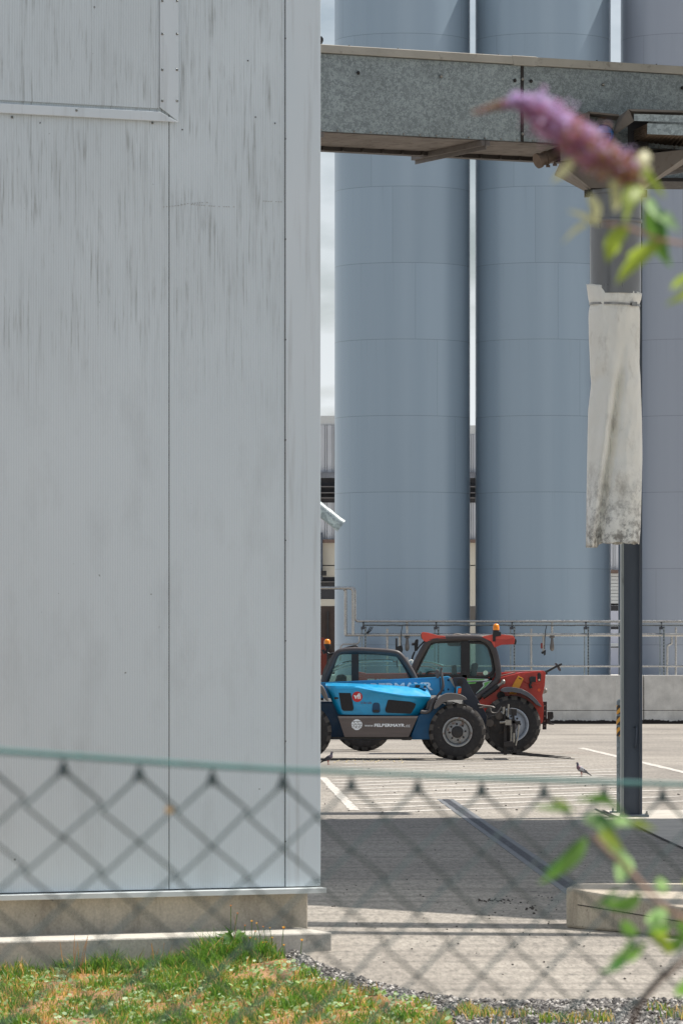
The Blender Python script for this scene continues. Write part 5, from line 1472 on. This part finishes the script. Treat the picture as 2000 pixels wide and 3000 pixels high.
tw = MB(); tw.tube([fpos(i / 2, wirez(i / 2) + .002) for i in range(-10, 27)], .0020, 8); tw.build('tension_wire', m_w, fe, smooth=60)
VH = 99.5 * Z0 / F      # half diamond height in metres
ms = MB()
NROW = 70
fam = 0
for i0 in range(-5, 15):
    # each woven wire zigzags down the fence between columns i0 and i0+.5
    for side in (0, 1):
        pts = []
        for j in range(NROW):
            col = i0 + (.5 if (j % 2) else 0) * (1 if side == 0 else -1)
            top = wirez(col) - .006 - (.010 if True else 0)
            base = wirez(i0) - .008
            sg = (1 if side else -1) * (.0012)
            p = fpos(col, base - VH * j + .002 * mnoise.noise(Vector((i0 * 3.1 + side, j * .7, 0))))
            q_ = fpos(col, 0); pts.append(p + Vector((.0, sg if j % 2 == 0 else -sg, 0)) + Vector((.003 * mnoise.noise(Vector((i0, j, 7 + side))), 0, 0)))
        ms.tube(pts, .0015, 6)
    ms.tube([fpos(i0 - .06, wirez(i0) - .012), fpos(i0, wirez(i0) - .003), fpos(i0 + .06, wirez(i0) - .012)], .0022, 6)
ms.build('wire_mesh', m_m, fe, smooth=60)
for i in (-5.2, 14.8):
    ps = MB(); p = fpos(i, 0); ps.tube([p, fpos(i, 1.9)], .022, 16); ps.build('post', m_w, fe, smooth=50)
lf = MB(); c = P(495, 2373, Z0 * 1.0); kf = F
lf.add([c + Vector((-.003, -.004, .001)), c + Vector((0, -.006, -.0025)), c + Vector((.004, -.004, 0)), c + Vector((0, -.003, .0028))], [(0, 1, 2, 3)])
tag(lf.build('dry_leaf', M('leaf_ochre', srgb(170, 128, 52), .7)), 'tiny ochre dry leaf caught in the chain link mesh', 'leaf')

# ------------------------------------------------------------------ butterfly bush reaching in from the right
def m_leaf(name, ca, cb, tr=.45, tint=(1.25, 1.3, 1.0, 1)):
    m, t, b = new_mat(name); q = NT(t)
    c = q.ramp(q.noise(q.coord(), 60, 4), [(.3, ca), (.7, cb)])
    q.l(c, b.inputs['Base Color']); b.inputs['Roughness'].default_value = .5
    b.inputs['Subsurface Weight'].default_value = 0.0
    out = t.nodes['Material Output']
    tl = q.n('ShaderNodeBsdfTranslucent'); q.l(q.mix(1.0, c, tint, 'MULTIPLY'), tl.inputs['Color'])
    mx = q.n('ShaderNodeMixShader'); mx.inputs[0].default_value = tr
    q.l(b.outputs[0], mx.inputs[1]); q.l(tl.outputs[0], mx.inputs[2]); q.l(mx.outputs[0], out.inputs['Surface'])
    return m
LYG = m_leaf('leaf_yellow_green', srgb(136, 154, 56), srgb(160, 174, 76))
LGR = m_leaf('leaf_green', srgb(92, 134, 58), srgb(120, 156, 78))
LPA = m_leaf('leaf_pale_green', srgb(150, 184, 134), srgb(172, 200, 150))
LDK = m_leaf('leaf_dark_green', srgb(52, 96, 50), srgb(76, 118, 62))
LCR = m_leaf('leaf_cream', srgb(186, 184, 142), srgb(206, 202, 166))
STM = M('stem_tan', srgb(168, 132, 112), .7, 0, .15, 80)
STB = M('stem_brown', srgb(92, 68, 54), .8, 0, .2, 80)
DB_ = 3.15
bush = thing('butterfly_bush', 'butterfly bush with a fading mauve flower spike and narrow green leaves before the fence', 'bush', Vector((.5, DB_, 0)))
def leaf(p0, p1, wpx, mat, d=DB_, droop=.0, bend=0.0):
    a, b_ = P(p0[0], p0[1], d), P(p1[0], p1[1], d + random.uniform(-.03, .03))
    ax = (b_ - a); L_ = ax.length; ax.normalize()
    sd = Vector((-ax.z, 0, ax.x)); sd = (sd + Vector((0, random.uniform(-.35, .35), 0))).normalized()
    nn_ = ax.cross(sd); wd = wpx * d / F / 2; n = 10
    vs = []
    for i in range(n + 1):
        f = i / n
        w_ = wd * (math.sin(math.pi * f ** .8) ** .8) * (1 - .25 * f) + .0002
        c = a + ax * L_ * f + sd * bend * L_ * math.sin(math.pi * f) + nn_ * .12 * L_ * math.sin(math.pi * f)
        vs += [c + sd * w_ + nn_ * w_ * .35, c, c - sd * w_ + nn_ * w_ * .35]
    fs = []
    for i in range(n): fs += [(3 * i, 3 * i + 1, 3 * i + 4, 3 * i + 3), (3 * i + 1, 3 * i + 2, 3 * i + 5, 3 * i + 4)]
    mb = MB(); mb.add(vs, fs); return mb.build('leaf', mat, bush, smooth=180, fix=False)
def ztwig(pts, d, r, mat, name='branch'):
    mb = MB(); mb.tube([P(x, y, d + dz) for (x, y, dz) in smooth_pts([(p[0], p[1], p[2] if len(p) > 2 else 0) for p in pts])], r, 8); return mb.build(name, mat, bush, smooth=60)
def Z3(x, y): return (1350 + x * .41454, 260 + y * .41454)
def Z7(x, y): return (1560 + x * .28061, 2300 + y * .28061)
# flower spike
sp_pts = [Z3(*p) for p in ((85, 170), (200, 140), (330, 105), (430, 85), (560, 160), (700, 270), (850, 380), (1000, 480), (1150, 560), (1240, 620))]
spw = [16, 30, 60, 120, 250, 270, 262, 240, 200, 150]   # diameters in px of that crop *.41
pal = {}
for nm, c_ in (('floret_lilac', (226, 210, 240)), ('floret_pink', (212, 164, 194)), ('floret_mauve', (178, 124, 156)), ('floret_orange', (196, 140, 108)), ('floret_rust', (160, 112, 84)), ('floret_buff', (190, 170, 126))):
    pal[nm] = m_leaf(nm, srgb(*[int(v * .93) for v in c_]), srgb(*c_), .55, (1.12, 1.12, 1.12, 1))
keys = list(pal)
fb = MB()
cum = [0]
for a, b_ in zip(sp_pts[:-1], sp_pts[1:]): cum.append(cum[-1] + math.dist(a, b_))
for k in range(4600):
    f = random.random() ** .9
    s_ = f * cum[-1]
    x, y = float(np.interp(s_, cum, [p[0] for p in sp_pts])), float(np.interp(s_, cum, [p[1] for p in sp_pts]))
    dw = float(np.interp(s_, cum, spw)) * .41454 / 2
    a = random.uniform(0, 2 * math.pi); rr = random.random() ** .7 * (1.35 if random.random() < .22 else 1.0) * (1.0 + .55 * mnoise.noise(Vector((s_ * .045, math.cos(a) * 1.3, math.sin(a) * 1.3))) + .25 * mnoise.noise(Vector((s_ * .13, math.cos(a) * 3, math.sin(a) * 3))))
    # perpendicular of the local axis
    s2 = min(cum[-1], s_ + 4); tx, ty = float(np.interp(s2, cum, [p[0] for p in sp_pts])) - x, float(np.interp(s2, cum, [p[1] for p in sp_pts])) - y
    tl = math.hypot(tx, ty) or 1; px_, py_ = -ty / tl, tx / tl
    off = math.cos(a) * rr * dw
    c = P(x + px_ * off, y + py_ * off, DB_) + Vector((0, math.sin(a) * rr * dw * DB_ / F, 0))
    side = math.cos(a) * rr      # light from above put into the colours: more lilac on top, more mauve below
    if f < .16: wts = [0, 1, 1, 1, 1, 4]
    elif f < .30: wts = [3, 4, 3, 0, 0, 0]
    elif f < .55: wts = [4, 5, 3, .5, .6, .3]
    elif f < .78: wts = [1.4, 3, 2, 3, 1.6, 1.6]
    else: wts = [.6, .8, .8, 2.4, 1.6, 2.4]
    if side < -.2: wts = [wts[0] * 5, wts[1], wts[2] * .5] + wts[3:]
    if side > .3: wts = [wts[0] * .4, wts[1], wts[2] * 2] + wts[3:]
    fb.cur = random.choices(range(6), wts)[0]
    n_ = Vector((random.gauss(0, 1), random.gauss(0, 1), random.gauss(0, 1))).normalized(); u1 = n_.orthogonal().normalized(); v1 = n_.cross(u1)
    r_ = random.uniform(.0010, .0024) * (.6 if f < .2 else 1)
    vs = [c + n_ * r_ * .6]
    for j in range(8):
        aa = j * math.pi / 4; rj = r_ * (1.0 if j % 2 == 0 else .42)
        vs.append(c + u1 * math.cos(aa) * rj + v1 * math.sin(aa) * rj)
    fb.add(vs, [(0, 1 + j, 1 + (j + 1) % 8) for j in range(8)])
spike = fb.build('flower_spike', [pal[k] for k in keys], bush, fix=False)
ztwig([(*Z3(85, 170),), (*Z3(430, 90),), (*Z3(850, 385),), (*Z3(1240, 620),), (*Z3(1300, 800),), (1900, 690), (2060, 720)], DB_, .0011, STM)
# upper leaves: (from, to, width px, material)
U = lambda *a: [Z3(*p) for p in a]
for (a, b_, wd, mt) in (((1300, 700), (1140, 900), 44, LYG), ((1240, 690), (1130, 830), 40, LYG), ((1230, 760), (1150, 960), 34, LYG), ((1180, 960), (1030, 1230), 52, LYG), ((1110, 980), (1060, 1180), 38, LYG),
        ((1430, 1060), (1090, 1380), 46, LYG), ((1400, 1080), (1170, 1180), 40, LYG), ((1330, 760), (1480, 1260), 60, LGR), ((1420, 850), (1470, 1240), 34, LDK), ((1310, 780), (1400, 930), 30, LPA), ((1420, 900), (1540, 1010), 40, LPA), ((1370, 900), (1440, 1000), 30, LDK),
        ((1110, 620), (1080, 880), 26, LCR), ((1050, 640), (1100, 860), 26, LCR), ((900, 740), (940, 960), 34, LCR), ((980, 960), (750, 860), 20, LCR), ((900, 950), (715, 1090), 16, LCR), ((800, 480), (640, 660), 30, LCR), ((1240, 560), (1310, 440), 44, LCR), ((1200, 640), (1340, 560), 36, LCR),
        ((1310, 600), (1440, 770), 26, LYG), ((1640, 1340), (1440, 1530), 32, LYG), ((1660, 1300), (1480, 1420), 24, LYG), ((1260, 600), (1370, 640), 24, LYG)):
    leaf(Z3(*a), Z3(*b_), wd, mt, bend=random.uniform(-.12, .12))
ztwig([(*Z3(1000, 950),), (*Z3(1180, 985),), (*Z3(1400, 1060),), (*Z3(1700, 1120),)], DB_, .0010, STM)
# lower branches
ztwig([(*Z7(620, 520),), (*Z7(800, 700),), (*Z7(1000, 880),), (*Z7(1280, 1190),), (*Z7(1500, 1350),), (*Z7(1750, 1500),)], DB_, .0014, STM)
ztwig([(*Z7(1760, 1700),), (*Z7(1450, 1930),), (*Z7(1250, 2120),), (*Z7(1080, 2360),), (1840, 3060)], DB_ + .05, .0019, STB)
for (a, b_, wd, mt) in (((560, 540), (60, 1030), 46, LGR), ((500, 560), (100, 920), 30, LDK), ((430, 260), (0, 230), 18, LGR), ((420, 280), (190, 170), 16, LYG), ((820, 200), (440, 160), 18, LGR), ((940, 300), (560, 130), 20, LGR),
        ((540, 330), (740, 500), 40, LPA), ((590, 340), (860, 500), 38, LDK), ((700, 470), (960, 720), 46, LYG), ((780, 560), (930, 760), 30, LGR), ((850, 620), (990, 720), 30, LPA), ((930, 690), (900, 1020), 52, LPA), ((980, 740), (1030, 900), 28, LPA),
        ((740, 400), (1060, 420), 34, LPA), ((880, 390), (1020, 380), 26, LPA), ((1020, 390), (1290, 470), 22, LYG), ((1130, 1130), (660, 1230), 50, LGR), ((900, 1100), (620, 1290), 20, LDK), ((1290, 1020), (1430, 1060), 46, LPA), ((1310, 960), (1390, 1120), 40, LGR),
        ((1420, 1290), (1180, 1430), 46, LPA), ((1300, 1320), (1230, 1480), 30, LPA), ((1060, 1600), (700, 1950), 32, LDK), ((1000, 1620), (780, 1850), 28, LGR), ((1190, 1620), (990, 1850), 26, LGR), ((920, 1420), (1100, 1560), 40, LGR), ((1200, 1560), (1440, 1430), 44, LGR), ((1240, 1580), (1420, 1540), 40, LYG),
        ((1330, 1600), (1460, 1750), 40, LYG), ((1420, 1620), (1560, 1700), 44, LGR), ((1500, 1560), (1640, 1640), 44, LGR), ((1300, 1640), (1480, 1680), 26, LYG), ((1640, 2000), (1480, 2180), 36, LGR), ((1480, 1440), (1660, 1480), 40, LGR), ((1560, 1020), (1640, 980), 36, LYG)):
    leaf(Z7(*a), Z7(*b_), wd, mt, bend=random.uniform(-.12, .12))
mb = MB(); mb.tube([Vector((.62, DB_ + .1, 0)), Vector((.58, DB_ + .02, .9)), P(2200, 1500, DB_), P(2120, 740, DB_)], [.012, .009, .006, .003], 8); mb.build('main_stem', STB, bush, smooth=60)
mb = MB(); mb.tube([Vector((.58, DB_ + .02, .9)), P(2160, 2750, DB_), P(*Z7(1750, 1500), DB_)], [.007, .005, .002], 8); mb.build('side_stem', STB, bush, smooth=60)

# ------------------------------------------------------------------ grass, weeds and gravel by the plinth
def in_poly(x, y, poly):
    ins = np.zeros(len(x), bool); n = len(poly)
    for i in range(n):
        x0_, y0_ = poly[i]; x1_, y1_ = poly[(i + 1) % n]
        c_ = ((y0_ > y) != (y1_ > y)) & (x < (x1_ - x0_) * (y - y0_) / ((y1_ - y0_) or 1e-9) + x0_)
        ins ^= c_
    return ins
def foot_y(x):           # depth of the footing's front face at x
    return F0.y + (x - F0.x) * .476
def fbm(x, y, s_, seed=0.0):
    return np.array([mnoise.fractal(Vector((a * s_, b * s_, seed)), .6, 2.0, 3) for a, b in zip(x, y)])
def scatter(n, poly):
    xs_ = rng.uniform(-2.7, .9, n); ys_ = rng.uniform(23.6, 31.0, n)
    k_ = in_poly(xs_, ys_, poly) & (ys_ < foot_y(xs_) - .02) & (np.abs(xs_) < ys_ * .0755)
    return xs_[k_], ys_[k_]
def blades(name, x, y, h, wd, mats, mi, lean=.5):
    n = len(x); a = rng.uniform(0, 2 * math.pi, n); z = gh(x, y) + .008
    la = rng.uniform(0, 2 * math.pi, n); lm = rng.uniform(.1, lean, n) * h
    dx, dy = np.cos(a) * wd / 2, np.sin(a) * wd / 2
    lx, ly = np.cos(la) * lm, np.sin(la) * lm
    v = np.empty((n, 5, 3))
    v[:, 0] = np.stack([x - dx, y - dy, z], 1); v[:, 1] = np.stack([x + dx, y + dy, z], 1)
    v[:, 2] = np.stack([x + dx * .8 + lx * .35, y + dy * .8 + ly * .35, z + h * .6], 1); v[:, 3] = np.stack([x - dx * .8 + lx * .35, y - dy * .8 + ly * .35, z + h * .6], 1)
    v[:, 4] = np.stack([x + lx, y + ly, z + h * .95], 1)
    me = bpy.data.meshes.new(name); base = np.arange(n)[:, None] * 5
    quads = base + np.array([[0, 1, 2, 3]]); tris = base + np.array([[3, 2, 4]])
    me.vertices.add(n * 5); me.vertices.foreach_set('co', v.ravel())
    loops = np.concatenate([quads.ravel(), tris.ravel()]).astype(np.int32)
    me.loops.add(len(loops)); me.loops.foreach_set('vertex_index', loops)
    me.polygons.add(2 * n)
    me.polygons.foreach_set('loop_start', np.concatenate([np.arange(n) * 4, n * 4 + np.arange(n) * 3]).astype(np.int32))
    me.polygons.foreach_set('material_index', np.concatenate([mi, mi]).astype(np.int32))
    for m_ in mats: me.materials.append(m_)
    me.update(calc_edges=True); me.validate()
    o = bpy.data.objects.new(name, me); COL.objects.link(o); o['kind'] = 'stuff'; return o
GA = m_leaf('grass_green', srgb(94, 132, 50), srgb(122, 156, 64)); GB_ = m_leaf('grass_yellow', srgb(152, 150, 68), srgb(172, 164, 86)); GC = m_leaf('grass_straw', srgb(206, 160, 104), srgb(222, 184, 130)); GD = m_leaf('grass_deep', srgb(66, 108, 40), srgb(90, 130, 54))
x, y = scatter(230000, soil_poly)
nz1 = fbm(x, y, 1.6, 2.0); nz2 = fbm(x, y, 4.5, 8.0)
dist = foot_y(x) - y
dens = .17 + .95 * nz1 + .6 * nz2 + .30 * np.exp(-dist / .5)
keep = rng.random(len(x)) < np.clip(dens, .06, 1)
x, y, nz1, nz2, dist = x[keep], y[keep], nz1[keep], nz2[keep], dist[keep]
bumpc = np.exp(-((x + .72) / .36) ** 2 - ((dist - .28) / .35) ** 2) + .45 * np.exp(-((x + 1.5) / .25) ** 2 - ((dist - .15) / .2) ** 2) + .3 * np.exp(-((x + 2.05) / .14) ** 2 - ((dist - .1) / .2) ** 2)          # the tall tuft by the footing
h = (.018 + .040 * rng.random(len(x)) ** 1.5) * (1 + .9 * np.clip(nz1 + nz2, -.8, 1.2)) + bumpc * rng.uniform(.02, .21, len(x)) + .10 * np.exp(-dist / .15) * (rng.random(len(x)) < .06) * rng.random(len(x))
pdry = np.clip(.50 - 1.15 * nz1 - bumpc * .55, .06, .9)
r_ = rng.random(len(x)); mi = np.where(r_ < pdry * .6, 2, np.where(r_ < pdry, 1, np.where(rng.random(len(x)) < .45, 3, 0)))
blades('grass', x, y, h, rng.uniform(.004, .009, len(x)), [GA, GB_, GC, GD], mi, .8)
# broad little leaves: clover and plantain
x, y = scatter(30000, soil_poly); k_ = rng.random(len(x)) < np.clip(.16 + .5 * fbm(x, y, 2.2, 31.0), .0, .6); x, y = x[k_], y[k_]
wb = MB()
for a, b_ in zip(x, y):
    c = Vector((a, b_, float(gh(a, b_)) + random.uniform(.02, .06))); n_ = Vector((random.gauss(0, .5), random.gauss(-.3, .5), 1)).normalized(); u1 = n_.orthogonal().normalized(); v1 = n_.cross(u1); r0 = random.uniform(.008, .022)
    wb.cur = random.choice((0, 0, 1, 1, 2)); ph = random.uniform(0, 6.28)
    wb.add([c + (u1 * math.cos(t_ + ph) + v1 * .6 * math.sin(t_ + ph)) * r0 for t_ in (0, 1.05, 2.1, 3.14, 4.2, 5.25)], [(0, 1, 2, 3, 4, 5)])
o = wb.build('clover_leaves', [LPA, GA, LGR], fix=False); o['kind'] = 'stuff'
# weed and hawkweed flowers at the footing
YF = m_leaf('petal_yellow', srgb(232, 176, 36), srgb(244, 196, 60)); OF_ = m_leaf('petal_orange', srgb(220, 140, 60), srgb(232, 156, 76))
def flower(px, py, d, hgt_, rad, mat, lab, ped=True):
    top = P(px, py, d); base = Vector((top.x + random.uniform(-.04, .04), d + .02, float(gh(top.x, d))))
    t = thing('wild_flower', lab, 'flower', base, group='wild flowers by the footing')
    mb = MB(); mid = (top + base) / 2 + Vector((random.uniform(-.02, .02), 0, 0)); mb.tube([base, mid, top], .0022, 5); mb.build('stem', GA, t)
    mb = MB(); 
    for j in range(9):
        aa = j * 2 * math.pi / 9; e_ = Vector((math.cos(aa), math.sin(aa) * .8 - .3, .35 + .3 * math.sin(aa))).normalized(); s2 = e_.cross(Vector((0, 0, 1))).normalized()
        mb.add([top, top + e_ * rad * .7 + s2 * rad * .3, top + e_ * rad, top + e_ * rad * .7 - s2 * rad * .3], [(0, 1, 2, 3)])
    mb.sphere(top, rad * .35, 6, 4); mb.build('blossom', mat, t, fix=False)
W8 = lambda x, y: (560 + x * .287, 2560 + y * .287)
for i, (x_, y_, rd, kd) in enumerate(((943, 553, .016, 0), (1130, 680, .016, 0), (947, 730, .012, 0), (690, 770, .015, 0), (680, 858, .014, 0), (718, 858, .011, 0), (618, 486, .012, 0), (668, 507, .010, 0), (803, 555, .010, 0), (827, 655, .010, 0), (765, 700, .010, 0), (730, 705, .010, 0), (990, 870, .012, 0), (950, 858, .009, 0), (881, 838, .011, 1), (655, 590, .010, 1), (603, 655, .010, 1), (735, 543, .009, 1), (405, 328, .010, 1), (473, 405, .009, 1), (840, 752, .010, 1), (550, 530, .009, 1), (660, 672, .010, 1))):
    flower(*W8(x_, y_), random.uniform(30.2, 30.75) if x_ < 900 else random.uniform(30.3, 30.6), .3, rd, (YF, OF_)[kd], ('yellow wild flower on a thin stem at the footing of the clad building', 'orange seeding wild flower on a thin stem at the footing of the clad building')[kd])
wd_ = thing('tall_weed', 'tall weed with grey green leaves standing in the grass against the footing', 'weed', Vector((-.62, 30.42, 0)))
bx = P(*W8(430, 700), 30.4)
mb = MB()
b0 = Vector((bx.x, 30.4, -.05)); mb.tube([b0, P(*W8(432, 700), 30.4), P(*W8(455, 600), 30.4), P(*W8(448, 480), 30.42), P(*W8(440, 420), 30.42)], [.005, .004, .003, .002, .0015], 6); mb.build('stem', STM, wd_)
for (a, b_, w_) in (((430, 720), (250, 610), .03), ((435, 690), (330, 600), .03), ((440, 700), (330, 520), .012), ((440, 690), (560, 600), .03), ((445, 660), (590, 640), .03), ((440, 720), (500, 690), .03), ((420, 730), (310, 720), .024), ((450, 640), (520, 590), .025), ((430, 740), (210, 650), .022), ((445, 600), (400, 620), .02)):
    A_, B_ = P(*W8(*a), 30.38), P(*W8(*b_), 30.36 + random.uniform(-.1, .1)); ax = B_ - A_; n_ = Vector((0, -1, .3)).normalized(); s2 = ax.cross(n_).normalized() * w_ / 2; M_ = (A_ + B_) / 2 + Vector((0, 0, .02))
    mb = MB(); mb.add([A_, (A_ + M_) / 2 + s2, M_ + s2, B_, M_ - s2, (A_ + M_) / 2 - s2], [(0, 1, 2, 3, 4, 5)]); mb.build('leaf', random.choice((LPA, LGR, GD)), wd_, fix=False)
# dry stalks and a bit of terracotta against the footing
for (px, py, hh, lab) in ((190, 2838, .14, 'tuft of dry straw stalks left in front of the footing'), (440, 2812, .10, 'small tuft of dry reddish stalks beside the broken brick')):
    t = thing('dry_stalks', lab, 'dry plant', Vector((P(px, 0, 29.2).x, foot_y(P(px, 0, 29.2).x) - .1, -.08)))
    for k in range(7):
        b0 = Vector(t.location) + Vector((random.uniform(-.05, .05), random.uniform(-.03, .03), -.02)); e_ = b0 + Vector((random.uniform(-.06, .06), random.uniform(-.03, .03), hh * random.uniform(.6, 1.4) + .06))
        mb = MB(); mb.tube([b0, (b0 + e_) / 2 + Vector((random.uniform(-.01, .01), 0, .01)), e_], [.0035, .0025, .001], 5); mb.build('stalk', GC, t)
bxp = P(525, 2812, 29.9); bxp.y = foot_y(bxp.x) - .08
mb = MB(); c = Vector((bxp.x, bxp.y, float(gh(bxp.x, bxp.y)) + .05))
mb.extr([c + Vector(p) for p in ((-.03, -.02, -.05), (.04, -.03, -.05), (.035, -.02, .0), (-.01, -.02, .055), (-.03, -.02, .03))], (.012, .045, .004))
tag(mb.build('brick_shard', M('terracotta', srgb(190, 124, 88), .8, 0, .2, 20, bump=.4), bevel=.004), 'broken terracotta brick shard lying in the grass by the footing', 'brick shard')
# gravel margin
gp = [(860, 2780), (960, 2838), (1080, 2878), (1220, 2912), (1360, 2935), (1600, 2938), (2040, 2930), (2200, 3120), (1400, 3120), (1320, 2990), (1240, 2948), (1120, 2925), (1040, 2905), (960, 2880), (900, 2852), (840, 2805)]
gpp = [(G(*p).x, G(*p).y) for p in gp]
m, t, b = new_mat('gravel_bed'); q = NT(t)
c = q.ramp(q.noise(q.coord(), 38, 5, .7), [(.35, srgb(70, 66, 64)), (.5, srgb(112, 107, 102)), (.68, srgb(160, 154, 146))]); q.l(c, b.inputs['Base Color']); b.inputs['Roughness'].default_value = .95; q.bump(q.noise(q.coord(), 40, 4), .7, .02, b)
sheet('gravel_bed', gpp, m, .008, .3)
n = 26000; xs_ = rng.uniform(-.6, 2.4, n); ys_ = rng.uniform(24.2, 31.3, n); k_ = in_poly(xs_, ys_, gpp) & (np.abs(xs_) < ys_ * .076); xs_, ys_ = xs_[k_], ys_[k_]
# some loose stones past the edge and in the grass margin
gs = MB()
base = [Vector(p) for p in ((1, 0, 0), (0, 1, 0), (-1, 0, 0), (0, -1, 0), (0, 0, 1), (0, 0, -1))]; tf = [(0, 1, 4), (1, 2, 4), (2, 3, 4), (3, 0, 4), (1, 0, 5), (2, 1, 5), (3, 2, 5), (0, 3, 5)]
for a, b_ in zip(xs_, ys_):
    r0 = random.uniform(.007, .021); rot = Matrix.Rotation(random.uniform(0, 6.3), 3, 'Z') @ Matrix.Rotation(random.uniform(-.6, .6), 3, 'X')
    gs.cur = random.choice((0, 0, 1, 1, 2)); c = Vector((a, b_, float(gh(a, b_)) + .008 + r0 * .4))
    gs.add([c + rot @ Vector((p.x * r0 * random.uniform(.7, 1.3), p.y * r0 * random.uniform(.6, 1.2), p.z * r0 * random.uniform(.5, .8))) for p in base], tf)
o = gs.build('gravel', [M('stone_mid', srgb(128, 124, 119), .9), M('stone_dark', srgb(84, 81, 79), .9), M('stone_pale', srgb(190, 185, 178), .9)], fix=False); o['kind'] = 'stuff'
x, y = scatter(2600, [(G(*p).x, G(*p).y) for p in ((1320, 3060), (1560, 2975), (2000, 2985), (2100, 3100))])
k_ = rng.random(len(x)) < .8; x, y = x[k_], y[k_]
xx, yy = rng.uniform(.6, 2.1, 5000), rng.uniform(24.4, 26.0, 5000); nzz = fbm(xx, yy, 2.4, 4.0); k_ = (nzz > .25) & (np.abs(xx) < yy * .076) & (yy < 25.5 + .3 * nzz); 
blades('grass', xx[k_], yy[k_], rng.uniform(.03, .08, k_.sum()), rng.uniform(.004, .009, k_.sum()), [GA, GB_, GC, GD], rng.integers(0, 4, k_.sum()), .9)
# crumbs of dirt and grain on the yard
cb_ = MB()
def crumbs(px0, px1, py0, py1, n, r0, r1):
    for _ in range(n):
        p = G(random.uniform(px0, px1), random.gauss((py0 + py1) / 2, (py1 - py0) / 4)); r = random.uniform(r0, r1)
        rot = Matrix.Rotation(random.uniform(0, 6.3), 3, 'Z')
        cb_.add([p + Vector((0, 0, r * .4)) + rot @ Vector((q_.x * r * random.uniform(.6, 1.5), q_.y * r, q_.z * r * .6)) for q_ in base], tf)
crumbs(1400, 1500, 2634, 2644, 34, .005, .013); crumbs(1380, 1640, 2620, 2680, 30, .004, .010); crumbs(950, 1990, 2400, 2930, 130, .004, .011); crumbs(950, 1990, 2260, 2400, 50, .008, .02); crumbs(1540, 1570, 2655, 2675, 8, .01, .018)
o = cb_.build('dirt_crumbs', M('dirt_dark', srgb(56, 50, 46), .9, 0, .2, 30), fix=False); o['kind'] = 'stuff'
cb_ = MB(); crumbs(975, 1180, 2222, 2236, 70, .008, .02)
o = cb_.build('spilt_grain', M('grain_pale', srgb(206, 190, 150), .8, 0, .15, 30), fix=False); o['kind'] = 'stuff'

for pts in ([(478, 607), (520, 603), (548, 597), (612, 594)], [(560, 600), (640, 606), (690, 607)], [(770, 590), (836, 593), (862, 590)]):
    mb = MB(); uv = [(wu(a), wz(a, b_)) for a, b_ in pts]
    for (u0, z0_), (u1, z1_) in zip(uv[:-1], uv[1:]):
        n = max(1, int((u1 - u0) / .0172))
        for k in range(n):
            if random.random() < .75:
                f0, f1 = k / n, (k + .55) / n
                a_, b_ = u0 + (u1 - u0) * f0, u0 + (u1 - u0) * f1; z_ = z0_ + (z1_ - z0_) * f0
                mb.add([(a_, -.0025, z_), (b_, -.0025, z_), (b_, -.0025, z_ + .004), (a_, -.0025, z_ + .004)], [(0, 1, 2, 3)])
    mb.build('scuff_mark', M('scuff_grey', srgb(150, 150, 146), .7), bl, local=True)
